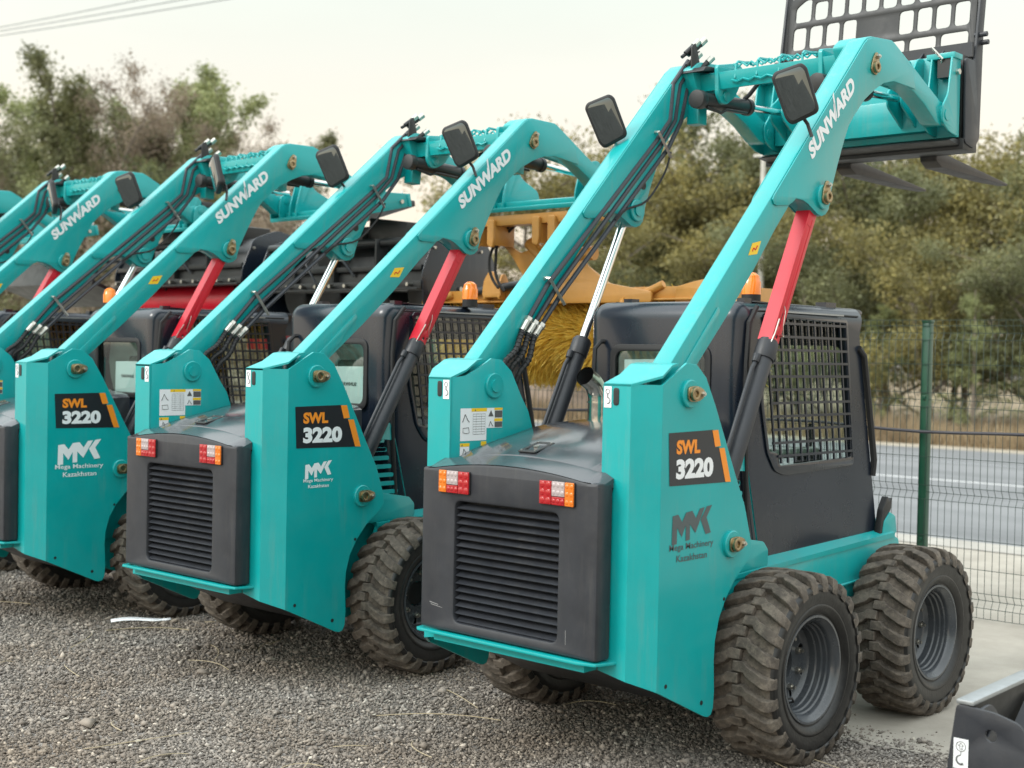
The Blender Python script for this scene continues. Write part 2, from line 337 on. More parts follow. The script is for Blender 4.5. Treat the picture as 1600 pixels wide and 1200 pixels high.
def cab(parent):
    c=empty('cab',(0,0,0)); c.parent=parent
    if 'cabshell' not in CACHE:
        prof=[(1.11,.84),(1.085,1.15),(1.06,1.60),(1.06,2.03),(2.20,2.035),(2.15,1.90),(2.17,1.80),(2.39,.86)]
        y=.452; bm=bmesh.new(); n=len(prof)
        A=[bm.verts.new((x,-y,z)) for x,z in prof]; B=[bm.verts.new((x,y,z)) for x,z in prof]
        bm.faces.new(A); bm.faces.new(B[::-1])
        for i in range(n): bm.faces.new((A[i],B[i],B[(i+1)%n],A[(i+1)%n]))
        bm.normal_update(); bmesh.ops.recalc_face_normals(bm,faces=bm.faces)
        re=[e for e in bm.edges if (e.verts[0] in A)==(e.verts[1] in A) and max(v.co.x for v in e.verts)<1.12]
        te=[e for e in bm.edges if all(abs(v.co.x-1.06)<1e-4 and abs(v.co.z-2.03)<1e-4 for v in e.verts)]
        tt=[e for e in bm.edges if (e.verts[0] in A)==(e.verts[1] in A) and all(abs(v.co.z-2.03)<.01 for v in e.verts)]
        bmesh.ops.bevel(bm,geom=re+te+tt,offset=.085,segments=8,profile=.5,affect='EDGES')
        me=bpy.data.meshes.new('cabshell'); bm.to_mesh(me); bm.free()
        o=bpy.data.objects.new('tmp',me); COL.objects.link(o)
        so=o.modifiers.new('s','SOLIDIFY'); so.thickness=.03; so.offset=-1
        cut=MB()
        cut.plate([rect(-.27,.27,1.44,1.80,.05,5)],.9,1.3,'yz',.0)
        ce=bpy.data.objects.new('k1',cut.mesh('k1')); COL.objects.link(ce)
        side=rpoly([(1.235,1.66),(1.27,1.965),(1.985,1.955),(2.085,1.275),(1.40,1.26),(1.385,1.32),(1.31,1.33),(1.25,1.55)],.02)
        k2=MB(); k2.plate([side],-.7,.7,'xz',.0); ke=bpy.data.objects.new('k2',k2.mesh('k2')); COL.objects.link(ke)
        k3=MB(); k3.plate([rect(-.36,.36,1.05,1.84,.06,5)],2.0,2.6,'yz',.0); kf=bpy.data.objects.new('k3',k3.mesh('k3')); COL.objects.link(kf)
        for k in (ce,ke,kf):
            b=o.modifiers.new('b','BOOLEAN'); b.operation='DIFFERENCE'; b.object=k; b.solver='EXACT'
        bpy.context.view_layer.update()
        me2=bpy.data.meshes.new_from_object(o.evaluated_get(bpy.context.evaluated_depsgraph_get())); me2.name='cabshell'
        for k in (ce,ke,kf,o): bpy.data.objects.remove(k)
        me2.materials.clear()
        me2.polygons.foreach_set('use_smooth',[q.area<.006 for q in me2.polygons]); me2.set_sharp_from_angle(angle=R(25))
        CACHE['cabshell']=me2
    link('shell',CACHE['cabshell'],M['cab'],c)
    def roof():
        mb=MB(); mb.plate([rpoly([(1.22,2.034),(2.20,2.031),(2.26,2.026),(2.275,2.012),(2.255,1.99),(2.20,1.93),(2.155,1.905),(2.2,2.0)],.008)],-.40,.40,'xz',.004)
        mb.box(1.9,2.0,-.40,-.34,2.03,2.055); mb.box(1.16,1.22,-.40,-.36,2.015,2.045); mb.box(1.2,1.26,.28,.33,2.02,2.05)
        return mb
    P('roof',c,'cab','roof',roof,ang=30)
    def grid(sy):
        mb=MB(); y=sy*.462
        xs=[1.27+.0588*i for i in range(14)]
        def zt(x): return 1.962-.012*(x-1.2)
        def zb(x): return 1.275 if x>1.40 else (1.335 if x>1.31 else 1.55)
        for i in range(13):
            xt=1.245+.0620*i; xb=xt+.105
            # each upright leans forward a little as it goes down
            z0=zb(xb); x0=xb
            w=.006; mb.add([(xt-w,y-.004,zt(xt)),(xt+w,y-.004,zt(xt)),(x0+w,y-.004,z0),(x0-w,y-.004,z0),(xt-w,y+.004,zt(xt)),(xt+w,y+.004,zt(xt)),(x0+w,y+.004,z0),(x0-w,y+.004,z0)],[(0,1,2,3),(4,7,6,5),(0,4,5,1),(1,5,6,2),(2,6,7,3),(3,7,4,0)])
        for j in range(11):
            z=1.935-.0625*j; t=(1.962-z)/.687
            xa=1.242+.105*t if z>1.34 else 1.38; xb=1.99+.1*t
            mb.box(xa,xb,y-.005,y+.003,z-.006,z+.006)
        return mb
    for sy in (-1,1):
        g=P('window_guard',c,'cab','grid%d'%sy,lambda:grid(sy))
        def fr():
            mb=MB(); o=rpoly([(1.215,1.66),(1.25,1.985),(2.01,1.975),(2.115,1.235),(1.45,1.215),(1.36,1.24),(1.29,1.33),(1.23,1.55)],.03); i=rpoly([(1.24,1.66),(1.275,1.96),(1.98,1.95),(2.08,1.28),(1.405,1.265),(1.385,1.325),(1.31,1.335),(1.255,1.55)],.015)
            mb.plate([o,i],sy*.449,sy*.462,'xz',.004); return mb
        P('window_frame',c,'cab','gfr%d'%sy,fr)
        def pane(): return MB().add([(1.2,sy*.435,1.97),(2.06,sy*.435,1.97),(2.11,sy*.435,1.25),(1.2,sy*.435,1.25)],[(0,1,2,3)])
        P('side_pane',c,'glass' if sy<0 else 'film','spane%d'%sy,pane)
    def rg():
        mb=MB(); mb.plate([rect(-.295,.295,1.415,1.825,.065,6),rect(-.262,.262,1.448,1.792,.05,6)],1.066,1.052,'yz',.004); return mb
    rw=P('rear_window',c,'rubber','rgask',rg)
    P('rear_pane',c,'glass','rpane',lambda:MB().add([(1.072,-.27,1.44),(1.072,.27,1.44),(1.07,.27,1.80),(1.07,-.27,1.80)],[(0,1,2,3)]))
    def rails():
        mb=MB(); mb.tube([(1.16,-.44,1.985),(1.40,-.445,1.99),(2.14,-.445,1.99)],.005,6)
        mb.tube([(1.14,-.462,.9),(1.10,-.466,1.3),(1.09,-.466,1.75),(1.11,-.462,1.93),(1.19,-.45,2.005)],.012,8); return mb
    P('door_seam',c,'rubber','seam',rails)
    P('rain_rail',c,'galv','rail2',lambda:MB().box(1.33,1.96,-.468,-.456,1.985,1.993))
    def handle():
        mb=MB(); mb.tube([(2.14,-.455,1.83),(2.185,-.462,1.79),(2.26,-.462,1.5),(2.32,-.462,1.25),(2.32,-.455,1.17)],.017,8); return mb
    P('door_handle',c,'rubber','dh',handle)
    def rearpipe():
        mb=MB(); mb.tube([(1.10,.33,1.84),(1.04,.345,1.835),(1.005,.35,1.80),(1.0,.35,1.70),(1.0,.35,1.45)],.012,8); return mb
    P('drain_pipe',c,'rubber','rp',rearpipe)
    def seat():
        mb=MB()
        mb.box(1.35,1.80,-.24,.24,1.10,1.24); mb.box(1.28,1.40,-.24,.24,1.22,1.70); mb.box(1.2,2.0,-.34,.34,.95,1.05)
        mb.box(1.5,1.95,-.36,-.30,1.28,1.33); mb.box(1.5,1.95,.30,.36,1.28,1.33); return mb
    P('seat',c,'seatfilm','seat',seat,bev=.03,seg=3)
    P('joystick',c,'black','joy',lambda:MB().cyl((1.93,-.30,1.30),(1.96,-.30,1.44),.016,10).cyl((1.93,.30,1.30),(1.96,.30,1.44),.016,10).box(1.86,2.0,-.34,-.26,1.2,1.31))
    P('lining',c,'inner','lin',lambda:MB().box(1.16,2.30,-.40,.40,.89,.93))
    return c
LOGO1=[(235,742),(275,738),(303,800),(330,733),(375,728),(402,790),(430,722),(465,718),(400,905),(360,830),(360,948),(330,950),(330,830),(302,915),(268,835),(268,960),(232,962)]
LOGO2=[(480,715),(520,710),(480,800),(515,925),(475,930),(437,810)]
def nl(p): return [((a-232)/288.,(962-b-(520-a)*.07)/235.) for a,b in p]
def sign_front(mb_name): pass
def loader(k,loc,rz,lift,label,logo,mirr):
    T=empty('skid_steer_loader',loc,rz,label=label,cat='loader',group='teal skid steer loaders parked in a row')
    Y=-.6575
    # chassis
    def chassis():
        mb=MB()
        mb.plate([rpoly([(.62,.38),(.80,.28),(2.45,.24),(2.66,.42),(2.62,.80),(2.48,.865),(2.0,.845),(1.3,.80),(1.0,.79),(.8,.86),(.4,.86),(.4,.52)],.02)],-.43,.43,'xz',.004)
        for sy in (-1,1):
            mb.plate([[(.85,.56),(.95,.785),(2.47,.85),(2.52,.83),(2.60,.60),(2.45,.585)]],sy*.497,sy*.509,'xz',.003)
            mb.add([(.95,sy*.44,.835),(2.47,sy*.44,.885),(2.47,sy*.515,.868),(.95,sy*.515,.80),(.95,sy*.44,.80),(2.47,sy*.44,.85),(2.47,sy*.515,.84),(.95,sy*.515,.78)],[(0,1,2,3),(4,7,6,5),(3,2,6,7),(0,3,7,4),(1,5,6,2)])
            mb.tube([(1.3,sy*.52,.62),(2.3,sy*.52,.67)],.008,6)
            # gusset behind the tower
            mb.plate([rpoly([(.84,.80),(1.24,.815),(1.24,.89),(1.2,.93),(.9,.98),(.82,.93)],.012)],sy*.455,sy*.51,'xz',.003)
            # foot of the cab hinge
            mb.plate([rpoly([(2.36,.85),(2.52,.86),(2.50,.95),(2.44,.975),(2.38,.93)],.01)],sy*.44,sy*.50,'xz',.003)
            mb.cyl((1.1,sy*.45,.412),(1.1,sy*.66,.412),.09,20); mb.cyl((2.294,sy*.45,.412),(2.294,sy*.66,.412),.09,20)
        return mb
    P('chassis',T,'teal','chassis',chassis,ang=30)
    P('cab_hinge',T,'black','hinge',lambda:MB().plate([rpoly([(2.34,.86),(2.37,.99),(2.42,1.06),(2.44,1.03),(2.47,1.05),(2.46,.99),(2.42,.95),(2.40,.86)],.008)],-.495,-.46,'xz',.003))
    for sy in (-1,1):
        P('side_tower',T,'teal','tower%d'%sy,lambda:tower(sy),ang=20)
        P('tower_inner_plate',T,'teal','towerin%d'%sy,lambda:tower_inner(sy),ang=25)
        P('tower_cap',T,'teal','cap%d'%sy,lambda:top_cap(sy),ang=15)
        if sy<0: P('bolt_holes',T,'black','bholes',lambda:MB().cyl((.262,-.6575,.445),(.262,-.65,.445),.009,10).cyl((.515,-.6575,.335),(.515,-.65,.335),.010,10).cyl((.665,-.6575,.75),(.665,-.65,.75),.008,10))
        P('vent_plate',T,'teal','vent%d'%sy,lambda:vent_plate(sy),ang=25)
        o=P('hook_slot',T,'black','slot%d'%sy,lambda:MB().plate([rpoly([(sy*.502-.014,1.57),(sy*.502+.014,1.57),(sy*.502+.014,1.64),(sy*.502-.014,1.64)],.013,5)],.0975,.1,'yz',.0005))
        def stick():
            mb=MB(); a,b=sy*.460-.019,sy*.460+.019; mb.add([(.0978,a,1.56),(.0978,b,1.56),(.0978,b,1.645),(.0978,a,1.645)],[(0,1,2,3)]); return mb
        h=P('hook_sticker',T,'white','hst%d'%sy,stick)
        def hook():
            mb=MB(); c=sy*.460; X=.0966
            mb.tube([(X,c+.010*math.cos(t),1.625+.010*math.sin(t)) for t in [2*pi*i/12 for i in range(12)]],.0011,4,True)
            mb.tube([(X,c,1.615),(X,c,1.600)]+[(X,c-.012*math.sin(t)*1.0+.0,1.588-.012*math.cos(t)*-1) for t in [-.1+i*.38 for i in range(10)]],.002,4); return mb
        P('hook_symbol',h,'print','hook%d'%sy,hook)
        # pivot pins
        for (px,pz) in ((PIV.x,PIV.z),(LOW.x,LOW.z)):
            b=P('pin_boss',T,'teal','boss',lambda:boss(.058),(px,sy*.656,pz),(0,0,0 if sy<0 else pi))
            P('pin_keeper',b,'brass','keep',keeper)
            P('keeper_bolt',b,'steel','bolt',bolt,(.056,-.026,0))
        if sy>0:
            P('pin_boss',T,'teal','boss',lambda:boss(.058),(PIV.x,.437,PIV.z))
            P('pin_head',T,'teal','phead',lambda:MB().cyl((0,0,0),(0,-.008,0),.03,20),(PIV.x,.4215,PIV.z))
    def belly():
        mb=MB(); mb.add([(.09,-.43,.53),(.09,.43,.53),(.62,.43,.275),(.62,-.43,.275),(.09,-.43,.56),(.09,.43,.56),(.62,.43,.50),(.62,-.43,.50)],[(0,3,2,1),(0,1,5,4),(2,3,7,6),(0,4,7,3),(1,2,6,5),(4,5,6,7)])
        return mb
    P('belly_plate',T,'dark','belly',belly,bev=.004)
    def shelf():
        mb=MB(); mb.plate([[(-.016,.50),(-.02,-.42),(.005,-.50),(.10,-.53),(.12,-.53),(.12,.53),(.0,.52)]],.535,.547,'xy',.002)
        mb.box(.02,.10,-.43,.43,.50,.533); return mb
    P('rear_shelf',T,'teal','shelf',shelf)
    # rear door with louvres
    def door():
        mb=MB(); top=[(-.5,1.262)]+[(-.5+i/16,1.262+.036*(1-((i-8)/7.0)**2) if 1<=i<=15 else 1.262) for i in range(1,16)]+[(.5,1.262)]
        out=rpoly([(-.5,.553)]+top+[(.5,.553)],.012,2)
        mb.plate([out,rect(-.295,.295,.600,1.125,.035,5)],0,.098,'yz',.014)
        return mb
    d=P('rear_door',T,'dark','door',door,ang=28)
    def louv():
        mb=MB(); n=16
        for i in range(n):
            z=.605+i*.0326
            mb.add([(.010,-.293,z),(.010,.293,z),(.046,.293,z+.019),(.046,-.293,z+.019),(.013,-.293,z-.003),(.013,.293,z-.003),(.048,.293,z+.016),(.048,-.293,z+.016)],[(0,1,2,3),(4,7,6,5),(0,4,5,1),(3,2,6,7),(0,3,7,4),(1,5,6,2)])
        return mb
    if k==0: P('scratches',d,mat('scratched_plastic',(.3,.3,.3),.7),'scr',lambda:MB().add([(-.0008,.44,.668),(-.0008,.385,.662),(-.0008,.385,.664),(-.0008,.44,.6715),],[(0,1,2,3)]).add([(-.0008,.432,.659),(-.0008,.36,.652),(-.0008,.36,.6535),(-.0008,.432,.6615)],[(0,1,2,3)]).add([(-.0008,-.345,.66),(-.0008,-.347,.66),(-.0008,-.348,.60),(-.0008,-.3465,.60)],[(0,1,2,3)]))
    P('louvres',d,'dark','louv',louv,merge=False)
    def fins():
        mb=MB()
        for i in range(58):
            y=-.29+i*.01; mb.box(.056,.075,y,y+.004,.6,1.125)
        mb.box(.08,.085,-.3,.3,.59,1.13); return mb
    P('radiator_fins',d,'black','fins',fins)
    for sy in (-1,1):
        tl=P('tail_light',T,'rubber','tl%d'%sy,lambda:MB().plate([rect(min(sy*.200,sy*.386),max(sy*.200,sy*.386),1.158,1.258,.008)],.002,-.008,'yz',.002))
        def cell(y0,y1,z0,z1,ny,nz):
            mb=MB(); a,b=sorted((sy*y0,sy*y1)); mb.plate([rect(a,b,z0,z1,.004)],-.006,-.014,'yz',.003)
            for i in range(ny):
                for j in range(nz):
                    c=(-.014,a+(i+.5)*(b-a)/ny,z0+(j+.5)*(z1-z0)/nz); r=min((b-a)/ny,(z1-z0)/nz)*.42
                    mb.revolve([(0,r),(-.0008,r*.9),(-.0016,r*.6),(-.002,.0005)],c,'x',10,False)
            return mb
        P('amber_lens',tl,'amber','am%d'%sy,lambda:cell(.338,.384,1.160,1.256,2,3))
        P('reverse_lens',tl,'whitelens','rv%d'%sy,lambda:cell(.268,.336,1.196,1.256,3,2))
        P('brake_lens',tl,'redlens','bk%d'%sy,lambda:cell(.268,.336,1.160,1.194,3,1))
        P('brake_lens',tl,'redlens','bk2%d'%sy,lambda:cell(.202,.266,1.160,1.256,2,3))
    # hood
    def hood():
        mb=MB(); xs=[.003,.03,.09,.098,.102,.11,.2,.32,.476,.6,.72,.84,.9]; ze=[1.262,1.272,1.296,1.298,1.290,1.302,1.334,1.364,1.395,1.423,1.438,1.446,1.447]
        ny=24; v=[];f=[]
        for x,z in zip(xs,ze):
            for j in range(ny+1):
                t=-1+2*j/ny; y=t*(.499 if x<.1 else .43)
                cam_=.036*(1-(abs(t)/.86)**2) if abs(t)<.86 else 0
                e=0
                if abs(t)>.93: e=-.02*((abs(t)-.93)/.07)**2
                zz=z+cam_*(1.0 if x<.12 else 1.0+.3*x)+e
                if x>.60 and abs(t)<.72 : zz-=.012
                v.append((x,y,zz))
        for i in range(len(xs)-1):
            for j in range(ny): a=i*(ny+1)+j; f.append((a,a+1,a+ny+2,a+ny+1))
        b=len(v); nx=len(xs)
        # skirts
        for s in (0,ny):
            lo=len(v)
            for i in range(nx): p=v[i*(ny+1)+s]; v.append((p[0],p[1],1.0 if xs[i]>.1 else 1.24))
            for i in range(nx-1): f.append((i*(ny+1)+s,(i+1)*(ny+1)+s,lo+i+1,lo+i))
        mb.add(v,f); return mb
    h=P('engine_hood',T,'hood','hood',hood,ang=25)
    def latch():
        mb=MB(); mb.box(.20,.33,-.055,.055,1.372,1.378,Matrix.Translation((0,0,.0))@Matrix.Rotation(0,4,'Y')); return mb
    lx,ly=.20,.0
    lt=P('hood_latch',h,'black','latch',lambda:MB().plate([rect(-.07,.07,-.05,.05,.01),rect(-.045,.045,-.03,.03,.006)],0,.006,'xy',.002),(.195,0.0,1.366),(0,-.26,0))
    P('latch_knob',lt,'steel','lknob',lambda:MB().cyl((0,0,-.004),(0,0,.01),.014,12).cyl((-.055,.038,0),(-.055,.038,.009),.005,6).cyl((.055,.038,0),(.055,.038,.009),.005,6).cyl((-.055,-.038,0),(-.055,-.038,.009),.005,6).cyl((.055,-.038,0),(.055,-.038,.009),.005,6))
    def ex():
        mb=MB(); pts=[(.80,.16,1.36),(.80,.16,1.56)]
        for i in range(1,8):
            t=i/7*R(62); pts.append((.80-.10*(1-math.cos(t)),.16,1.56+.10*math.sin(t)))
        e=Vector(pts[-1]); d_=Vector((-math.sin(R(62)),0,math.cos(R(62))))
        pts.append(tuple(e+d_*.05)); 
        n=len(pts); rr=[.047]*n
        mb.tube(pts,rr,20); 
        mb.f=[q for q in mb.f if len(q)<10]
        mb.tube([(.80,.16,1.545),(.80,.16,1.552)],0.051,20)
        return mb
    e=P('exhaust_pipe',T,'exhaust','exh',ex,ang=40)
    def bore():
        mb=MB(); pts=[(.80,.16,1.50),(.80,.16,1.56)]
        for i in range(1,8):
            t=i/7*R(62); pts.append((.80-.10*(1-math.cos(t)),.16,1.56+.10*math.sin(t)))
        e_=Vector(pts[-1]); pts.append(tuple(e_+Vector((-math.sin(R(62)),0,math.cos(R(62))))*.047))
        mb.tube(pts,.0445,20); mb.f=mb.f[:-1]; return mb
    P('pipe_bore',e,'black','bore',bore,recalc=False)
    for i,x in enumerate((1.1,2.294)):
        for sy in (-1,1): wheel(T,x,sy)
    c=cab(T)
    # paper sheet inside rear window
    sh=P('paper_sheet',c,'white','sheet',lambda:MB().add([(1.078,-.245,1.45),(1.078,.06,1.45),(1.080,.06,1.66),(1.080,-.245,1.665)],[(0,1,2,3)])) if k>0 else P('paper_sheet',c,'white','sheet0',lambda:MB().add([(1.078,-.22,1.45),(1.078,.225,1.45),(1.080,.225,1.75),(1.080,-.18,1.76)],[(0,1,2,3)]))
    if k>0: P('sheet_print',c,'print','sheetp',lambda:addtext(MB(),'SUNWARD',(1.0765,.02-.20,1.55),(0,.16,0),(0,0,.022)))
    # beacon
    b=P('beacon',T,'beacon','beac',lambda:MB().revolve([(0,.047),(.06,.047),(.066,.043),(.09,.038),(.105,.02),(.108,.0005)],(0,0,0),'z',20,False),[(1.45,-.25,2.075),(1.74,-.44,2.075),(1.20,.36,2.075),(1.20,.36,2.075),(1.20,.36,2.075)][k])
    P('beacon_base',b,'rubber','beab',lambda:MB().cyl((0,0,-.045),(0,0,0),.046,20))
    # decals on the side tower
    def mp(a,b): return (a,b)
    s=P('model_plate',T,'signblack','sgn',lambda:MB().add([(.245,Y,1.463),(.556,Y,1.468),(.575,Y,1.395),(.60,Y,1.395),(.655,Y,1.245),(.256,Y,1.25)],[(0,5,4,3,2,1)]))
    P('model_letters',s,'orange','swl',lambda:addtext(MB(),'SWL',(.298,Y-.0012,1.375),(.165,0,0),(0,0,.058),.05))
    P('model_number',s,'white','n3220',lambda:addtext(MB(),'3220',(.298,Y-.0012,1.274),(.262,0,0),(0,0,.082),.055))
    P('model_flash',s,'orange','flash',lambda:MB().add([(.548,Y-.0012,1.466),(.590,Y-.0012,1.467),(.612,Y-.0012,1.399),(.570,Y-.0012,1.397)],[(0,3,2,1)]).add([(.600,Y-.0012,1.390),(.640,Y-.0012,1.390),(.692,Y-.0012,1.245),(.652,Y-.0012,1.246)],[(0,3,2,1)]))
    lm,lx,lz,ls=logo
    lg=P('dealer_logo',T,lm,'logo%d'%k,lambda:addpoly(addpoly(MB(),nl(LOGO1),(lx,Y,lz-.125*ls),(.28*ls,0,0),(0,0,.125*ls)),nl(LOGO2),(lx,Y,lz-.125*ls),(.28*ls,0,0),(0,0,.125*ls)))
    P('dealer_name',lg,lm,'ln%d'%k,lambda:addtext(addtext(MB(),'Mega Machinery',(lx-.015*ls,Y,lz-.168*ls),(.31*ls,0,0),(0,0,.034*ls),.012),'Kazakhstan',(lx+.035*ls,Y,lz-.208*ls),(.215*ls,0,0),(0,0,.028*ls),.012))
    # warning labels on left tower inner face (faces -y)
    YL=.434
    def wl(): return MB().add([(.165,YL,1.517),(.44,YL,1.517),(.44,YL,1.425),(.335,YL,1.425),(.335,YL,1.37),(.165,YL,1.37)],[(0,5,4,3),(0,3,2,1)]).add([(.165,YL,1.36),(.225,YL,1.36),(.225,YL,1.27),(.165,YL,1.27)],[(0,3,2,1)]).add([(.30,YL,1.365),(.335,YL,1.365),(.335,YL,1.34),(.30,YL,1.34)],[(0,3,2,1)])
    w=P('warning_label',T,'white','wl',wl)
    def yb():
        mb=MB(); y=YL-.001
        for a,b,c_,d_ in ((.235,.335,1.502,1.517),(.385,.44,1.507,1.517),(.385,.44,1.455,1.468),(.165,.225,1.345,1.36),(.30,.335,1.345,1.365)): mb.add([(a,y,c_),(b,y,c_),(b,y,d_),(a,y,d_)],[(0,1,2,3)])
        return mb
    P('yellow_band',w,'yellow','wly',yb)
    def pr():
        mb=MB(); y=YL-.0012
        def q(a,b,c_,d_): mb.add([(a,y,c_),(b,y,c_),(b,y,d_),(a,y,d_)],[(0,1,2,3)])
        for i in range(9): q(.245,.325,1.490-i*.0115,1.4915-i*.0115)
        for xx in (.245,.265,.300,.324): q(xx,xx+.001,1.398,1.4915)
        q(.388,.438,1.472,1.504); q(.388,.438,1.428,1.453)
        mb.add([(.345,y,1.478),(.380,y,1.478),(.3625,y,1.507)],[(0,1,2)])
        mb.add([(.255,y-.0005,1.504),(.263,y-.0005,1.504),(.259,y-.0005,1.514)],[(0,1,2)])
        mb.add([(.172,y-.0005,1.347),(.182,y-.0005,1.347),(.177,y-.0005,1.358)],[(0,1,2)])
        mb.tube([(.178,y,1.455),(.195,y,1.49),(.21,y,1.465),(.222,y,1.455)],.002,4)
        mb.tube([(.35,y,1.432),(.36,y,1.455),(.37,y,1.44),(.378,y,1.432)],.0018,4)
        mb.tube([(.182,y,1.408),(.182,y,1.428),(.218,y,1.430),(.222,y,1.406),(.200,y,1.404)],.0014,4,True)
        mb.tube([(.177,y,1.29),(.190,y,1.335),(.205,y,1.315),(.214,y,1.285)],.0016,4)
        q(.172,.218,1.276,1.279)
        return mb
    P('label_print',w,'print','wlp',pr)
    # ---------------- arms
    A=lambda n,mt,key,fn,**kk:P(n,T,mt,key,fn,tuple(PIV),(0,-lift,0),**kk)
    def sh_(mb):
        mb.v=[(x-PIV.x,y-PIV.y,z-PIV.z) for x,y,z in mb.v]; return mb
    BEAM=[(.30,1.57),(.27,1.64),(.285,1.69),(1.075,2.50),(1.865,3.322),(1.895,3.344),(1.94,3.357),(2.15,3.376),(2.185,3.366),(2.70,3.155),(2.765,3.145),(2.80,3.11),(2.795,3.06),(2.76,3.03),(2.71,3.025),(2.66,3.035)]
    UND=[(2.52,3.11),(2.40,3.155),(2.28,3.177),(2.166,3.171),(2.06,3.145),(1.97,3.10),(1.87,3.035),(1.774,2.947),(1.72,2.885),(1.69,2.83),(1.659,2.765),(1.62,2.68),(1.575,2.57),(1.56,2.515)]
    LG=[(1.552,2.475),(1.525,2.448),(1.49,2.437),(1.45,2.443),(1.41,2.462),(1.365,2.483),(1.32,2.495),(1.26,2.497),(1.235,2.48)]
    LOWR=[(1.10,2.34),(.934,2.150),(.733,1.94),(.487,1.70),(.42,1.62),(.40,1.57),(.36,1.545)]
    for sy in (-1,1):
        def arm():
            mb=MB(); mb.plate([BEAM+UND+LG+LOWR],sy*.497,sy*.593,'xz',.008); return sh_(mb)
        a=A('lift_arm','teal','arm%d'%sy,arm,ang=25)
        def cheek(y0,y1):
            mb=MB(); out=[(1.075,2.455),(1.062,2.475)]+[(1.075,2.495)]+[(x-.006,z-.012) for x,z in BEAM[4:7]]+[(2.15,3.362),(2.172,3.354),(2.36,3.262),(2.40,3.168)]+UND[3:]+LG+[(1.2,2.462),(1.10,2.450)]
            mb.plate([out],y0,y1,'xz',.003); return sh_(mb)
        P('cheek_plate',a,'teal','cheek%d'%sy,lambda:cheek(sy*.594,sy*.601),ang=25)
        P('cheek_plate',a,'teal','cheeki%d'%sy,lambda:cheek(sy*.489,sy*.496),ang=25)
        def foot():
            mb=MB(); mb.plate([rpoly([(.30,1.62),(.37,1.69),(.40,1.71),(.66,1.985),(.675,1.965),(.66,1.94),(.60,1.87),(.575,1.82),(.44,1.68),(.38,1.58)],.01)],sy*.5935,sy*.5985,'xz',.002); return sh_(mb)
        P('reinforcing_plate',a,'teal','foot%d'%sy,foot)
        # pins on the arm
        def pinat(x,z,y,f):
            bb=P('pin_boss',a,'teal','boss',lambda:boss(.058),(x-PIV.x,y,z-PIV.z),(0,0,0 if f<0 else pi)); return bb
        if sy<0:
            pinat(LUG.x,LUG.z,-.60,-1); P('pin_keeper',a,'brass','keep',keeper,(LUG.x-PIV.x,-.60,LUG.z-PIV.z),(0,-1.4,0)); P('keeper_bolt',a,'steel','bolt',bolt,(LUG.x+.01-PIV.x,-.626,LUG.z+.056-PIV.z))
            b2=P('pin_keeper',a,'brass','keep',keeper,(1.951-PIV.x,-.585,3.205-PIV.z),(0,-1.25,0)); P('keeper_bolt',a,'steel','bolt',bolt,(1.968-PIV.x,-.611,3.26-PIV.z))
            b3=pinat(2.745,3.085,-.593,-1); P('pin_head',a,'teal','phead',lambda:MB().cyl((0,0,0),(0,-.008,0),.03,20),(2.745-PIV.x,-.609,3.085-PIV.z))
        else:
            pinat(LUG.x,LUG.z,.489,-1); P('pin_head',a,'teal','phead',lambda:MB().cyl((0,0,0),(0,-.008,0),.03,20),(LUG.x-PIV.x,.473,LUG.z-PIV.z))
            P('lug_hole',a,'black','lh',lambda:sh_(MB().cyl((1.545,.4885,2.66),(1.545,.486,2.66),.022,12)))
        def mirror(kind):
            pass
    # name on the right arm
    def brand():
        mb=MB(); y=-.6025
        Ubase=Vector((1.776-1.389,0,3.07-2.684)); Vh=Vector((1.345-1.389,0,2.748-2.684))
        O=Vector((1.389,y,2.684))
        addtext(mb,'SUNWARD',O,Ubase,Vh*1.0,.05)
        # the long stroke rising out of the W
        f=amap(O,Ubase,Vh); mb.add([f(.545,.1),(f(.575,.1)),f(.632,1.55),f(.602,1.45)],[(0,1,2,3)])
        return sh_(mb)
    A('brand_name','white','brand',brand)
    st_=A('pinch_sticker','yellow','yst',lambda:sh_(MB().add([(.885,-.5945,2.215),(.915,-.5945,2.270),(.985,-.5945,2.285),(.955,-.5945,2.225)],[(0,1,2,3)])))
    P('sticker_print',st_,'red','ystp',lambda:sh_(MB().tube([(.915,-.595,2.235),(.925,-.595,2.25),(.94,-.595,2.243),(.955,-.595,2.262)],.003,4)))
    def cross():
        mb=MB()
        M_=Matrix.Translation((2.03,0,3.265))@Matrix.Rotation(-.22,4,'Y')
        mb.box(-.085,.085,-.50,.50,-.045,.045,M_)
        for sy in(-1,1):
            mb.plate([rpoly([(1.93,3.33),(2.13,3.372),(2.20,3.33),(2.10,3.18),(2.02,3.13),(1.97,3.13),(1.94,3.18)],.02)],sy*.30,sy*.325,'xz',.003)
            mb.plate([rpoly([(1.86,3.31),(1.93,3.36),(2.17,3.38),(2.22,3.33),(2.12,3.20),(1.95,3.15)],.02)],sy*.42,sy*.50,'xz',.003)
            mb.cyl((2.01,sy*.30,3.175),(2.01,sy*.29,3.175),.028,16)
            mb.cyl((1.78,sy*.28,3.02),(1.78,sy*.5,3.02),.03,16) if 0 else None
            mb.box(1.93,2.01,sy*.42,sy*.495,3.03,3.14)
        return sh_(mb)
    A('cross_beam','teal','cross',cross,bev=.004,ang=30)
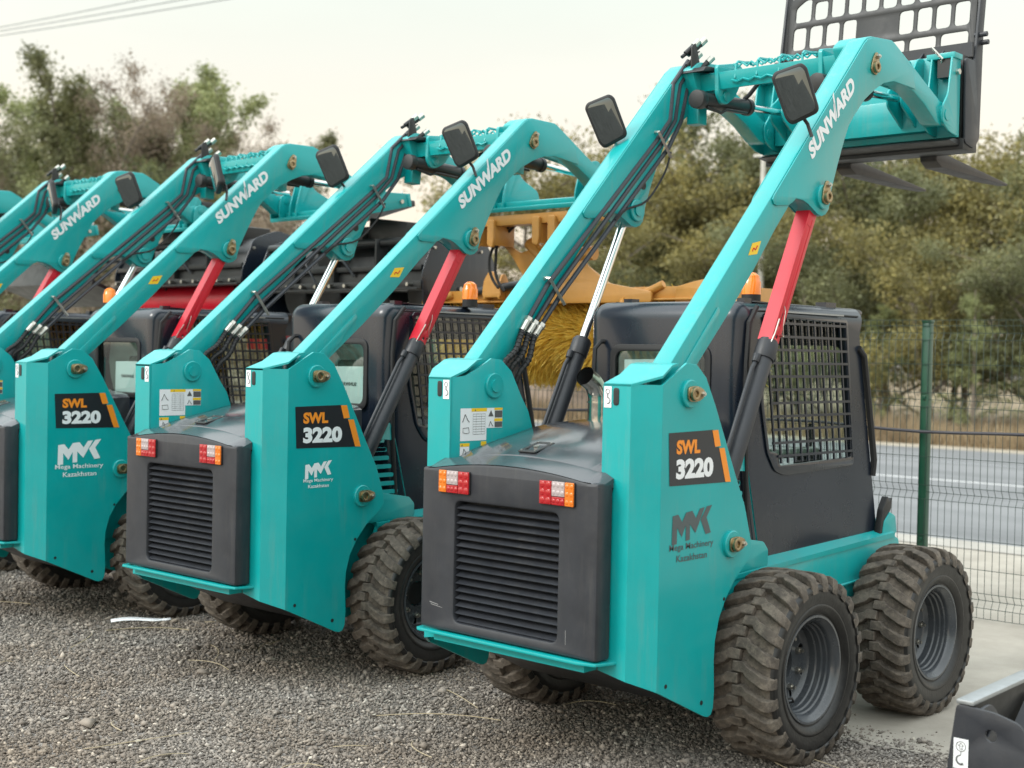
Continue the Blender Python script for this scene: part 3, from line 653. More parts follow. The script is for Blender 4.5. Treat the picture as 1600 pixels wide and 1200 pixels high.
    def tread():
        mb=MB(); 
        for sx in (-.075,.07):
            pts=[]
            for i in range(33):
                y=-.22+.44*i/32; pts.append((2.03+sx+.004,y,3.265+.07+.22*sx+.010*math.cos(i*pi/2)))
            mb.tube(pts,.006,5)
        for y in (-.2,-.067,.067,.2):
            mb.tube([(1.955,y,3.325),(1.97,y,3.34),(2.03,y,3.345),(2.09,y,3.355),(2.10,y,3.345)],.008,5)
            mb.tube([(1.953,y,3.325),(1.945,y,3.25)],.007,5)
        mb.tube([(1.94,-.22+.44*i/24,3.235+.006*math.cos(i*pi/2)) for i in range(25)],.006,5)
        return sh_(mb)
    A('step_tread','teal','tread',tread)
    # tilt cylinders
    for sy in(-1,1):
        tcx=A('tilt_cylinder','black','tiltc%d'%sy,lambda:sh_(MB().cyl((1.86,sy*.36,3.14),(2.30,sy*.36,3.165),.042,20).cyl((2.29,sy*.36,3.164),(2.325,sy*.36,3.166),.047,20).cyl((1.82,sy*.36,3.138),(1.87,sy*.36,3.14),.05,16).tube([(1.88,sy*.33,3.10),(2.0,sy*.32,3.085),(2.05,sy*.32,3.11),(2.25,sy*.32,3.12)],.009,6)),bev=.003)
        P('cylinder_rod',tcx,'chrome','tiltr%d'%sy,lambda:sh_(MB().cyl((2.32,sy*.36,3.166),(2.66,sy*.36,3.185),.02,16)))
        P('feed_hose',tcx,'rubber','tilth%d'%sy,lambda:sh_(MB().tube([(2.28,sy*.36,3.205),(2.30,sy*.34,3.23),(2.30,sy*.28,3.29),(2.2,sy*.15,3.30),(2.1,0,3.21)],.012,8)))
    # hoses along the left arm
    X=.495-.008
    def sm(pts,n=3):
        pts=[Vector(p) for p in pts]; out=[]
        for i in range(len(pts)-1):
            p0=pts[max(i-1,0)];p1=pts[i];p2=pts[i+1];p3=pts[min(i+2,len(pts)-1)]
            for j in range(n):
                t=j/n; out.append(.5*((2*p1)+(p2-p0)*t+(2*p0-5*p1+4*p2-p3)*t*t+(3*p1-p0-3*p2+p3)*t**3))
        out.append(pts[-1]); return out
    H=[[(.64,1.90),(.80,2.105),(1.40,2.67),(1.64,2.898),(1.765,3.03),(1.79,3.23),(1.93,3.375)],
       [(.685,1.885),(.85,2.075),(1.42,2.63),(1.69,2.89),(1.81,3.035),(1.85,3.23),(1.955,3.35)],
       [(.73,1.875),(.89,2.05),(1.45,2.59),(1.755,2.88),(1.865,3.04),(1.915,3.215),(1.985,3.33)]]
    for i,h in enumerate(H): hs=A('steel_pipe','hose','hoses%d'%i,lambda:sh_(MB().tube([(x,X-.018*(0 if j<5 else -.2*(j-4)),z) for j,(x,z) in enumerate(h)],.0125,8)))
    ends=[(.47,1.66),(.52,1.64),(.57,1.61)]
    def flex(h,e_):
        mb=MB()
        a_=Vector((h[0][0],X,h[0][1])); d_=Vector((h[1][0]-h[0][0],0,h[1][1]-h[0][1])).normalized()
        pts=sm([a_,a_-d_*.06+Vector((0,-.01,0)),Vector(((a_.x+e_[0])/2-.02,X-.04,(a_.z+e_[1])/2)),Vector((e_[0],X-.03,e_[1]+.06)),Vector((e_[0]-.01,X,e_[1]-.05))],4)
        mb.tube(pts,.0135,8)
        n=len(pts)
        for i in range(1,n-1):
            p=pts[i]; q=pts[i+1]; mb.cyl(p,p+(q-p).normalized()*.006,.0165,8)
        return sh_(mb)
    def fitting(h):
        mb=MB(); a_=Vector((h[0][0],X,h[0][1])); d_=Vector((h[1][0]-h[0][0],0,h[1][1]-h[0][1])).normalized()
        mb.cyl(a_-d_*.03,a_+d_*.03,.019,10); mb.cyl(a_+d_*.03,a_+d_*.05,.022,6); return sh_(mb)
    def clamp(cx_,cz_):
        mb=MB(); dd=Vector((.68,0,-.73)); mb.tube([Vector((cx_,X+.02,cz_))-dd*.085,Vector((cx_,X-.022,cz_))-dd*.085,Vector((cx_,X-.022,cz_))+dd*.085],.010,4); return sh_(mb)
    for i,(h,e_) in enumerate(zip(H,ends)):
        A('flexible_hose','rubber','flex%d'%i,lambda:flex(h,e_)); A('hose_fitting','steel','fitt%d'%i,lambda:fitting(h))
    A('branch_hose','rubber','branch',lambda:sh_(MB().tube(sm([(1.765,X-.01,2.86),(1.70,X-.02,2.74),(1.55,X-.02,2.58),(1.38,X-.02,2.52),(1.30,X-.012,2.46)],4),.006,6)))
    for i,c_ in enumerate(((.845,2.075),(1.695,2.89))): A('hose_clamp','steel','clamp%d'%i,lambda:clamp(*c_))
    CPL=((1.93,.47,3.37),(1.975,.42,3.35),(1.90,.46,3.43),(1.945,.45,3.445))
    def coup():
        mb=MB()
        mb.plate([rpoly([(1.85,3.29),(2.03,3.315),(2.03,3.33),(1.88,3.32)],.01)],.34,.5,'xz',.002)
        mb.plate([rpoly([(1.875,3.31),(1.875,3.44),(1.91,3.46),(1.96,3.33)],.01)],.43,.44,'xz',.002)
        for i,(xx,y,z) in enumerate(CPL): mb.cyl((xx-.03,y+.01,z-.03),(xx+.012,y-.012,z+.015),.015,10); mb.cyl((xx-.05,y+.02,z-.05),(xx-.02,y+.01,z-.025),.010,8)
        return sh_(mb)
    P('quick_couplings',hs,'black','coup',coup,bev=.002)
    def tips():
        mb=MB()
        for i,(xx,y,z) in enumerate(CPL): mb.cyl((xx+.012,y-.012,z+.015),(xx+.038,y-.028,z+.045),.018,10)
        return sh_(mb)
    P('coupling_sleeves',hs,'steel','ctips',tips)
    # mirrors on the arms
    for (sx,sz,yy,rot) in mirr:
        me=empty('mirror',tuple(lift_pt((sx,yy,sz),lift)),0); me.parent=T; me.rotation_euler=rot
        def hb():
            mb=MB(); mb.plate([rpoly([(-.085,-.135),(.075,-.15),(.095,-.11),(.095,.12),(.07,.145),(-.075,.14),(-.095,.11)],.035,5)],0,.045,'yz',.015); return mb
        me.scale=(.86,.86,.86)
        P('mirror_housing',me,'rubber','mh',hb,ang=50)
        P('mirror_glass',me,'mirror','mg',lambda:MB().plate([rpoly([(-.073,-.118),(.065,-.132),(.08,-.10),(.08,.106),(.06,.127),(-.066,.122),(-.08,.096)],.03,5)],-.004,.002,'yz',.001))
        P('mirror_stalk',me,'black','ms',lambda:MB().tube([(.04,0,-.06),(.08,.02,-.10),(.07,0,-.17),(.05,0,-.24)],.010,8).box(.035,.07,-.02,.02,-.09,-.03))
    # lift cylinders
    for sy in(-1,1):
        a=LOW.copy(); a.y=sy*.545; b=lift_pt(LUG,lift); b.y=sy*.545
        d_=(b-a); Lc=d_.length; ry=math.atan2(d_.x,d_.z)
        cy=P('lift_cylinder',T,'dark','barrel',lambda:MB().cyl((0,0,-.03),(0,0,.90),.043,24).cyl((0,0,.88),(0,0,.965),.049,24).cyl((0,0,.965),(0,0,.975),.042,24).tube([(-.045,0,.06),(-.062,0,.10),(-.062,0,.80),(-.052,0,.84)],.011,8).tube([(-.052,0,.84),(-.052,0,.88)],.018,8),a,(0,ry,0),bev=.002)
        rod=P('piston_rod',T,'chrome','rod',lambda:MB().cyl((0,0,-.95),(0,0,-.02),.023,24).cyl((0,-.03,0),(0,.03,0),.045,20),b,(0,ry,0))
        if sy<0:
            Lr=Lc-.965
            def brace():
                mb=MB(); w=.030
                mb.plate([[(-w,-Lr),(w*.8,-Lr-.06),(w,-Lr-.02),(w,-.02),(w*.6,.0),(-w*.6,0),(-w,-.04)],rect(-.008,.0,-Lr+.08,-Lr+.15,.003),circ((.0,-Lr+.03),.009,10)],-.036,-.030,'xz',.002)
                mb.plate([[(-w,-Lr),(w*.8,-Lr-.06),(w,-Lr-.02),(w,-.02),(w*.6,.0),(-w*.6,0),(-w,-.04)]],.030,.036,'xz',.002)
                mb.box(-w-.006,-w,-.036,.036,-Lr,-.05)
                mb.box(w*.2,w*.32,-.0375,-.034,-Lr+.05,-.12)
                mb.box(-w*.8,w*.4,-.0375,-.034,-.16,-.155)
                mb.cyl((w*.5,-.046,-.05),(w*.5,-.034,-.05),.012,10)
                return mb
            key='brace%d'%round(Lr*100)
            br=P('lock_brace',T,'red',key,brace,b,(0,ry,0),ang=25)
            P('lock_pin',br,'steel',key+'p',lambda:MB().cyl((.02,-.055,-Lr+.045),(.02,.045,-Lr+.045),.006,8).tube([(.02,-.055,-Lr+.045),(-.01,-.06,-Lr+.08),(-.018,-.055,-Lr+.15),(-.015,-.038,-Lr+.18)],.0020,4).tube([(-.04,-.05,-Lr+.10),(-.055,-.06,-Lr+.02),(-.05,-.05,-Lr-.02)],.003,4))
    # quick coupler on the arm ends
    tilt=0 if k==0 else R(73)
    CH=Vector((2.745,0,3.085))
    def sc_(mb):
        mb.v=[(x-CH.x,y,z-CH.z) for x,y,z in mb.v]; return mb
    CA=lambda n,mt,key,fn,**kk:P(n,T,mt,key,fn,tuple(lift_pt(CH,lift)+Vector((0,0,.06 if k else 0))),(0,-lift+tilt,0),**kk)
    def coupler():
        mb=MB()
        for sy in(-1,1):
            for y0 in (.485,.60):
                mb.plate([rpoly([(2.70,3.04),(2.69,3.12),(2.76,3.20),(2.80,3.42),(2.90,3.43),(2.88,2.985),(2.78,3.0),(2.74,3.02)],.03)],sy*y0,sy*(y0+.012),'xz',.003)
            mb.plate([rpoly([(2.62,3.14),(2.62,3.22),(2.70,3.27),(2.80,3.42),(2.90,3.43),(2.88,3.02),(2.80,3.04)],.03)],sy*.32,sy*.332,'xz',.003)
            mb.plate([rpoly([(2.62,3.14),(2.62,3.22),(2.70,3.27),(2.80,3.42),(2.90,3.43),(2.88,3.02),(2.80,3.04)],.03)],sy*.40,sy*.412,'xz',.003)
            mb.cyl((2.745,sy*.48,3.085),(2.745,sy*.615,3.085),.03,16)
            mb.box(2.80,2.90,sy*.46,sy*.62,3.40,3.43); mb.box(2.74,2.80,sy*.33,sy*.40,3.18,3.21)
        mb.box(2.87,2.90,-.61,.61,2.985,3.43)
        mb.box(2.80,2.88,-.48,.48,3.02,3.20) if tilt==0 else mb.box(2.84,2.88,-.48,.48,3.05,3.12)
        return sc_(mb)
    cp=CA('quick_coupler','teal','cpl%d'%(tilt>0),coupler,bev=.003,ang=25)
    P('latch_handle',cp,'steel','cplh',lambda:sc_(MB().cyl((2.85,-.54,3.33),(2.85,-.63,3.33),.016,12).tube([(2.85,-.52,3.34),(2.80,-.55,3.40),(2.78,-.5,3.46)],.008,6)))
    P('latch_block',cp,'black','cplb',lambda:sc_(MB().box(2.81,2.88,-.60,-.52,3.30,3.40)),None,None)
    return T
mL0=[(1.365,2.985,.60,(-.40,-.15,.55)),(1.235,2.97,-.60,(-.34,-.15,.45))]
mk=[(1.37,3.03,.57,(-.40,-.15,.5)),(1.36,3.07,-.57,(-.40,-.15,.50))]
m2=[(1.36,3.0,.57,(-.36,-.15,.5)),(1.34,3.03,-.57,(-.42,-.10,-.32))]
LD=[]
LD.append(loader(0,(0,0,0),0,0,'nearest teal loader at the right, with dark grey dealer logo and pallet fork',('grey',.28,1.147,1.0),mL0))
LD.append(loader(1,(-.067,2.293,.012),.0112,-.0985,'second teal loader from the right, with small white logo and golden broom',('white',.315,1.175,.64),mk))
LD.append(loader(2,(-.124,4.572,.0),-.017,-.0737,'third teal loader from the right, with large white logo and black snow blower',('white',.27,1.165,1.06),m2))
LD.append(loader(3,(-.04,6.93,0),0,-.075,'fourth teal loader from the right, only its arms and tower edge show at the left',('white',.27,1.165,1.06),m2))
LD.append(loader(4,(-.04,9.25,0),0,-.075,'fifth teal loader, farthest left, only its arm corner shows behind the fourth',('white',.27,1.165,1.06),m2))
#PART2
# ------------------------------------------------------------------ pallet fork on the nearest loader
def fork():
    T=empty('pallet_fork',(2.95,0,3.0),label='black pallet fork with slotted backrest carried high by the nearest loader',cat='pallet fork')
    o=Vector((2.95,0,3.0))
    def off(mb): mb.v=[(x-o.x,y-o.y,z-o.z) for x,y,z in mb.v]; return mb
    def fx(z): return 3.0+.11*(z-2.97)
    def backrest():
        mb=MB(); out=rpoly([(-.60,3.42),(.60,3.42),(.60,3.93),(.50,4.06),(-.60,4.06)],.03)
        holes=[]
        for i in range(6): y=-.56+i*.19; holes.append(rect(y,y+.162,3.525,3.605,.025,4))
        for i in range(4):
            y=-.56+i*.112; holes.append(rect(y,y+.088,3.64,3.775,.025,4))
            y=.56-.088-i*.112; holes.append(rect(y,y+.088,3.64,3.775,.025,4))
        for i in range(9): y=-.56+i*.112; holes.append(rect(y,y+.088,3.81,3.945 if i<8 else 3.92,.025,4))
        holes.append(rpoly([(.448,3.81),(.555,3.81),(.555,3.90),(.49,3.945),(.448,3.945)],.02,4))
        mb.plate([out]+holes,-.006,.006,'yz',.002)
        mb.v=[(x+fx(z)+.03,y,z) for x,y,z in mb.v]
        return off(mb)
    P('backrest',T,'black','fbr',backrest,ang=25)
    def side():
        mb=MB()
        for sy in(-1,1):
            mb.plate([rpoly([(2.94,2.96),(3.05,2.94),(3.12,3.0),(3.14,3.60),(3.20,4.05),(3.14,4.06),(3.07,3.62),(3.04,3.42),(2.93,3.42)],.02)],sy*.612,sy*.628,'xz',.004)
            mb.cyl((3.09,sy*.60,3.57),(3.09,sy*.67,3.57),.014,10); mb.cyl((3.11,sy*.60,3.53),(3.11,sy*.67,3.53),.014,10)
        mb.box(2.955,2.975,-.62,.62,3.44,3.52,Matrix.Translation((.06,0,0)))
        for y in (-.46,-.34,-.22,.22,.34): mb.plate([[(2.95,3.44),(3.02,3.44),(3.02,3.50)]],y,y+.012,'xz',.002)
        return off(mb)
    P('side_frame',T,'dark','fside',side,ang=25)
    def base():
        mb=MB(); mb.box(2.93,3.10,-.62,.62,2.925,2.985); mb.box(2.95,3.06,-.60,.60,2.985,3.44,Matrix.Shear('XY',4,(0,0))); mb.cyl((3.12,-.6,3.43),(3.12,.6,3.43),.02,12)
        mb.plate([rpoly([(2.80,2.96),(2.95,2.94),(2.95,2.975),(2.86,2.98)],.01)],-.6,.6,'xz',.003)
        return off(mb)
    P('carriage',T,'black','fbase',base,bev=.004)
    for y,tx in ((-.345,4.12),(.19,4.22)):
        def tine():
            mb=MB(); pr=rpoly([(3.10,3.42),(3.14,3.42),(3.14,2.955),(4.12,2.878),(4.12,2.866),(3.80,2.862),(3.16,2.868),(3.09,2.90),(3.08,2.97)],.012,4)
            mb.plate([pr],-.05,.05,'xz',.005)
            # taper the tip in plan
            mb.v=[(x,yy*(1 if x<3.9 else 1-.45*(x-3.9)/.22),z) for x,yy,z in mb.v]
            return off(mb)
        P('fork_tine',T,'tine','tine',tine,(0,y,0),ang=30)
M['tine']=mat('forged_tine',(.05,.045,.043),.5,metal=.3,vary=.3,scale=12,dirt=.3,dirtcol=(.12,.09,.07))
fork()
# ------------------------------------------------------------------ tilting the couplers of the others is done in loader(); broom on the second loader
def broom():
    T=empty('angle_broom',(3.1,2.29,2.2),label='golden framed rotary broom with yellow bristles hanging from the second loader',cat='broom attachment')
    o=Vector((3.1,2.29,2.2))
    def off(mb): mb.v=[(x-o.x,y-o.y,z-o.z) for x,y,z in mb.v]; return mb
    Y=lambda u,x=3.3:3.176-(u-780)*.00622
    Z=lambda v:2.882-(v-320)*.00478
    def brk():
        mb=MB()
        mb.box(2.76,2.86,1.72,3.10,2.655,2.725); mb.box(2.86,3.15,1.72,2.95,2.70,2.73)
        for y in (2.86,2.72,2.30,2.16):
            mb.plate([rpoly([(y-.032,2.70),(y+.032,2.70),(y+.032,2.52),(y-.02,2.50),(y-.032,2.56)],.018)],2.73,2.755,'yz',.004); mb.box(2.755,2.95,y-.028,y-.016,2.52,2.69)
        return off(mb)
    P('mounting_bracket',T,'gold','bbr',brk,bev=.004)
    def web():
        mb=MB()
        mb.plate([rpoly([(2.92,2.62),(2.80,2.56),(2.66,2.48),(2.35,2.56),(2.15,2.58),(2.05,2.38),(1.85,2.25),(1.50,2.19),(1.50,2.12),(2.50,2.12),(2.60,2.28),(2.74,2.46)],.02),circ((2.42,2.36),.012,10),circ((2.30,2.27),.012,10)],2.98,3.0,'yz',.004)
        mb.plate([rpoly([(2.95,2.50),(3.2,2.35),(3.25,2.2),(2.98,2.12)],.02)],2.30,2.32,'xz',.003)
        mb.tube([(3.02,2.60,2.55),(3.0,2.45,2.44),(3.0,2.0,2.46)],.05,12)
        return off(mb)
    P('swing_frame',T,'gold','bweb',web,ang=30)
    def beam():
        mb=MB(); mb.box(3.05,3.17,1.02,3.52,2.145,2.225)
        mb.box(3.02,3.5,1.05,3.50,2.135,2.147)
        mb.plate([rpoly([(1.35,2.22),(1.22,2.25),(1.10,2.27),(1.02,2.20),(.95,2.24),(.88,2.28),(.86,2.02),(1.30,2.02),(1.35,2.10)],.02)],3.04,3.05,'yz',.003)
        mb.box(3.05,3.5,.90,.93,1.85,2.22); mb.box(3.05,3.5,3.52,3.55,1.85,2.22)
        for y in (3.00,2.86): mb.plate([rpoly([(2.98,2.15),(3.10,2.15),(3.085,2.28),(3.05,2.34),(3.02,2.34),(2.99,2.28)],.03)],y,y+.02,'xz',.003)
        mb.plate([rpoly([(3.04,2.17),(2.84,2.17),(2.88,2.30),(2.93,2.36),(2.97,2.36),(3.02,2.30)],.04)],2.985,3.0,'yz',.003)
        return off(mb)
    P('hood_beam',T,'gold','bbeam',beam,bev=.003)
    P('support_leg',T,'gold','bleg',lambda:off(MB().cyl((3.0,1.72,2.12),(3.05,1.45,2.24),.027,14).cyl((3.0,1.74,2.115),(3.0,1.71,2.125),.04,14)))
    P('support_leg',T,'gold','bleg2',lambda:off(MB().cyl((3.0,3.62,2.13),(3.05,3.40,2.20),.027,14).cyl((3.0,3.64,2.125),(3.0,3.61,2.135),.04,14)))
    P('swing_cylinder',T,'dark','bcyl',lambda:off(MB().cyl((3.02,2.90,2.24),(3.02,2.50,2.28),.03,14).cyl((3.02,3.2,2.21),(3.02,2.98,2.23),.028,14)))
    def hz():
        mb=MB()
        for q in (0,.045):
            pts=[Vector((2.88+q*.3,y,z-q*.5)) for y,z in ((2.20,2.45),(2.28,2.60),(2.42,2.70+q*.3),(2.55,2.71+q*.3),(2.68,2.66),(2.80,2.56),(2.86-q,2.46),(2.86-q,2.36),(2.82-q,2.28),(2.76-q,2.22))]
            out=[]
            for a_ in range(len(pts)-1):
                p0=pts[max(a_-1,0)];p1=pts[a_];p2=pts[a_+1];p3=pts[min(a_+2,len(pts)-1)]
                for t in (0,.25,.5,.75): out.append(.5*((2*p1)+(p2-p0)*t+(2*p0-5*p1+4*p2-p3)*t*t+(3*p1-p0-3*p2+p3)*t**3))
            mb.tube(out,.011,6)
        return off(mb)
    P('hydraulic_hoses',T,'rubber','bhose',hz)
    def bris():
        n=26000; a=rng.uniform(0,2*pi,n); y=rng.uniform(.97,3.50,n); c=np.array([3.30,0,1.88])
        yaw=rng.normal(0,.16,n)+.25*np.sin(y*9)*.6; r1=.34+rng.normal(0,.014,n); sw=a+.28+rng.normal(0,.09,n)+.12*np.sin(y*7+a*3)
        p0=np.stack([c[0]+.12*np.cos(a),y,c[2]+.12*np.sin(a)],1)
        p1=np.stack([c[0]+r1*np.cos(sw),y+yaw*.22,c[2]+r1*np.sin(sw)],1)
        t=np.stack([-np.sin(a),rng.normal(0,.8,n),np.cos(a)],1); t/=np.linalg.norm(t,axis=1)[:,None]; w=.004
        pm=(p0*.45+p1*.55)+np.stack([np.cos(a),0*a,np.sin(a)],1)*.02
        V=np.stack([p0-t*w,p0+t*w,pm-t*w,pm+t*w,p1-t*w*.5,p1+t*w*.5],1).reshape(-1,3)-np.array(o)
        b=np.arange(n)[:,None]*6; F=np.concatenate([b+[0,1,3,2],b+[2,3,5,4]],0)
        me=bpy.data.meshes.new('bristles'); me.from_pydata(V.tolist(),[],F.tolist()); return me
    m_,nt,b=nmat('bristle_yellow'); N=nt.nodes.new;L=nt.links.new
    g=N('ShaderNodeNewGeometry'); r=N('ShaderNodeValToRGB'); L(g.outputs['Random Per Island'],r.inputs[0]); r.color_ramp.elements[0].color=(.62,.40,.05,1); r.color_ramp.elements[1].color=(1.0,.76,.18,1); L(r.outputs[0],b.inputs['Base Color']); b.inputs['Roughness'].default_value=.5
    tt=N('ShaderNodeBsdfTranslucent'); L(r.outputs[0],tt.inputs[0]); xx=N('ShaderNodeMixShader'); xx.inputs[0].default_value=.4; L(b.outputs[0],xx.inputs[1]); L(tt.outputs[0],xx.inputs[2]); L(xx.outputs[0],nt.nodes['Material Output'].inputs[0])
    tag(link('bristles',bris(),m_,T),kind='stuff')
    P('brush_core',T,'yellow','bcore',lambda:off(MB().cyl((3.3,.98,1.88),(3.3,3.5,1.88),.13,20)))
broom()
# ------------------------------------------------------------------ snow blowers on the third and fourth loaders
def blower(x,y,z,auger,lab,key):
    T=empty('snow_blower',(x,y,z),label=lab,cat='snow blower')
    def shell():
        mb=MB(); prof=[]
        arc=[(.37*math.cos(t),.37*math.sin(t)) for t in [R(-20+i*12) for i in range(18)]]
        arc2=[(.36*math.cos(t),.36*math.sin(t)) for t in [R(-20+i*12) for i in range(18)]][::-1]
        mb.plate([arc+arc2],-1.0,1.0,'xz',.002)
        return mb
    P('housing',T,'black','sbshell',shell,ang=25)
    for sy in(-1,1):
        P('end_plate',T,'cab','sbend%d'%sy,lambda:MB().plate([rpoly([(-.38,-.30),(-.42,.05),(-.30,.33),(-.05,.42),(.25,.36),(.40,.10),(.40,-.22),(.30,-.42),(-.15,-.42)],.05)],sy*1.0,sy*1.012,'xz',.003))
    P('plate_bolts',T,'steel','sbbolt',lambda:MB().cyl((-.02,-1.03,-.05),(-.02,-1.01,-.05),.02,8).cyl((-.3,-1.03,.25),(-.3,-1.01,.25),.012,8).cyl((.2,-1.03,.25),(.2,-1.01,.25),.012,8).add(*bolts_row()))
    def beam():
        mb=MB(); mb.box(-.42,-.30,-1.0,1.0,-.06,.0); mb.box(-.46,-.30,-1.0,1.0,-.07,-.055); mb.box(-.40,-.34,-.98,.98,.08,.12); mb.cyl((-.36,-.9,.30),(-.36,.9,.30),.035,12)
        for yy in (-.5,0,.5): mb.box(-.42,-.3,yy,yy+.02,-.05,.33)
        return mb
    P('cutting_beam',T,'black','sbbeam',beam,bev=.003)
    def chute():
        mb=MB(); mb.box(-.25,.15,-.60,-.16,.30,.54,Matrix.Rotation(.12,4,'X')); mb.box(-.30,.22,-.35,.30,.60,.65,Matrix.Rotation(-.16,4,'X')); mb.cyl((-.2,.12,.20),(-.2,-.2,.36),.11,20); mb.box(-.34,-.3,-.1,.28,.1,.56,Matrix.Rotation(-.1,4,'X')); return mb
    P('discharge_chute',T,'black','sbch',chute,bev=.008)
    P('chute_motor',T,'steel','sbm',lambda:MB().cyl((-.36,.18,.30),(-.36,.10,.32),.022,10).cyl((-.36,.3,.26),(-.36,.26,.27),.018,10))
    P('feed_hoses',T,'hose','sbh',lambda:MB().tube([(-.34,.10,.32),(-.42,.0,.30),(-.44,-.12,.18),(-.38,-.2,.05)],.012,6).tube([(-.36,.26,.27),(-.46,.3,.15),(-.44,.2,.0),(-.38,.1,-.05)],.010,6))
    def aug():
        mb=MB(); mb.cyl((0,-.98,0),(0,.98,0),.06,16)
        for s in(-1,1):
            n=60; v=[];f=[]
            for i in range(n+1):
                t=i/n; a=t*4*pi*s; yy=s*(.08+.9*t)
                v+=[(.06*math.cos(a),yy,.06*math.sin(a)),(.31*math.cos(a),yy,.31*math.sin(a)),(.31*math.cos(a),yy+.008,.31*math.sin(a))]
            for i in range(n): b=i*3; f+=[(b,b+1,b+4,b+3),(b+1,b+2,b+5,b+4)]
            mb.add(v,f)
        return mb
    P('auger',T,auger,'sbaug',aug)
    if auger=='red':
        def drum():
            mb=MB(); mb.cyl((-.12,-.95,-.20),(-.12,1.15,-.20),.20,24); return mb
        P('auger_drum',T,'red','sbdrum',drum)
        P('side_plate',T,'red','sbsp',lambda:MB().box(-.35,.1,-1.035,-1.015,-.62,-.10),bev=.004)
    return T
def bolts_row():
    mb=MB()
    for i in range(11): mb.cyl((-.47,-.9+i*.18,-.03),(-.42,-.9+i*.18,-.03),.016,6)
    return mb.v,mb.f
blower(3.25,4.52,2.30,'black','all black snow blower with round end plate carried by the third loader','b')
blower(3.25,6.75,2.38,'red','black snow blower with red auger drum carried by the fourth loader','r')
def dozer():
    T=empty('bucket',(3.1,9.1,2.5),label='black bucket edge on the fifth loader, behind the arms at the left',cat='bucket')
    P('bucket_shell',T,'black','bkts',lambda:MB().plate([[(-.2,.1),(.5,.15),(.52,.13),(-.18,.07),(-.25,-.1),(.3,-.3),(.3,-.33),(-.28,-.13)]],-.95,.95,'xz',.003))
dozer()
# ------------------------------------------------------------------ bucket in the near right corner
def near_bucket():
    o=Vector((.575,-1.765,-.006)); T=empty('loader_bucket',o,rz=R(2),label='black bucket with bare steel lip and lifting hook sticker in the near right corner',cat='bucket')
    def sidep():
        mb=MB(); mb.plate([rpoly([(-.05,.52),(-.02,.40),(-.03,.22),(-.08,.0),(.75,.0),(.9,.06),(.9,.10),(.55,.16),(.25,.40),(.12,.515)],.02)],-.012,0,'xz',.003); return mb
    # the opening faces away; its end plate stands towards the camera
    def endp():
        mb=MB(); mb.plate([rpoly([(.0,.535),(-.22,.530),(-.235,.515),(-.25,.36),(-.21,.20),(-.20,.0),(.0,.0)],.012)],-.012,.0,'yz',.003); return mb
    def shell():
        mb=MB()
        # curved back running along x
        prof=[(0.0,.53),(-.02,.40),(-.03,.25),(0.0,.10),(.08,.012),(.7,.008)]
        v=[];f=[]
        for x in (0,1.7):
            for y,z in prof: v.append((x,-y-.01 if 0 else -y,z))
            for y,z in prof: v.append((x,-y-.012,z-.0))
        n=len(prof)
        for i in range(n-1):
            f+=[(i,i+1,2*n+i+1,2*n+i),(n+i,3*n+i,3*n+i+1,n+i+1)]
        f.append((0,2*n,3*n,n)); mb.add(v,f); return mb
    P('back_shell',T,'black','nbs',shell,ang=60)
    def endplate():
        mb=MB(); mb.plate([rpoly([(.03,.535),(-.11,.525),(-.20,.50),(-.30,.36),(-.50,.16),(-.72,.08),(-.72,0),(.05,0),(.03,.14),(.06,.30)],.02),circ((-.10,.44),.022,16)],-.010,.004,'yz',.003); return mb
    e=P('end_plate',T,'dark','nbe',endplate)
    P('top_lip',T,'galv','nbl',lambda:MB().box(-.012,1.72,-.035,.030,.535,.552),bev=.004)
    P('rounded_gusset',T,'dark','nbg',lambda:MB().plate([rpoly([(-.005,.525),(.10,.53),(.17,.48),(.19,.42),(.17,.36),(.09,.32),(-.005,.33)],.03),circ((.07,.44),.028,18)],-.06,-.045,'xz',.004))
    P('inner_step',T,'dark','nbi',lambda:MB().add([(.22,-.02,.24),(.22,-.20,.16),(.55,-.02,.47),(1.7,-.02,.47),(1.7,-.30,.20),(.22,-.20,.0),(.22,-.02,0),(1.7,-.3,0),(1.7,-.02,0)],[(0,1,4,3,2),(1,5,7,4),(0,6,5,1)]),bev=.0)
    s=P('hook_sticker',e,'white','nbst',lambda:MB().add([(-.0122,-.02,.30),(-.0122,.035,.30),(-.0122,.035,.41),(-.0122,-.02,.41)],[(0,1,2,3)]))
    def hk():
        mb=MB(); X=-.0135; c=.0075
        mb.tube([(X,c+.018*math.cos(t),.382+.018*math.sin(t)) for t in [2*pi*i/16 for i in range(16)]],.0012,4,True)
        mb.tube([(X,c-.008,.372),(X,c-.004,.372),(X,c-.004,.384),(X,c-.010,.384),(X,c,.394),(X,c+.010,.384),(X,c+.004,.384),(X,c+.004,.372),(X,c-.008,.372)],.001,4)
        mb.tube([(X,c,.364),(X,c,.350)]+[(X,c+.016*math.sin(t),.334+.016*math.cos(t)) for t in [i*.42 for i in range(10)]],[.0012]*2+[.0018+.0003*i for i in range(10)],5)
        return mb
    P('hook_symbol',T,'print','nbhk',hk)
near_bucket()
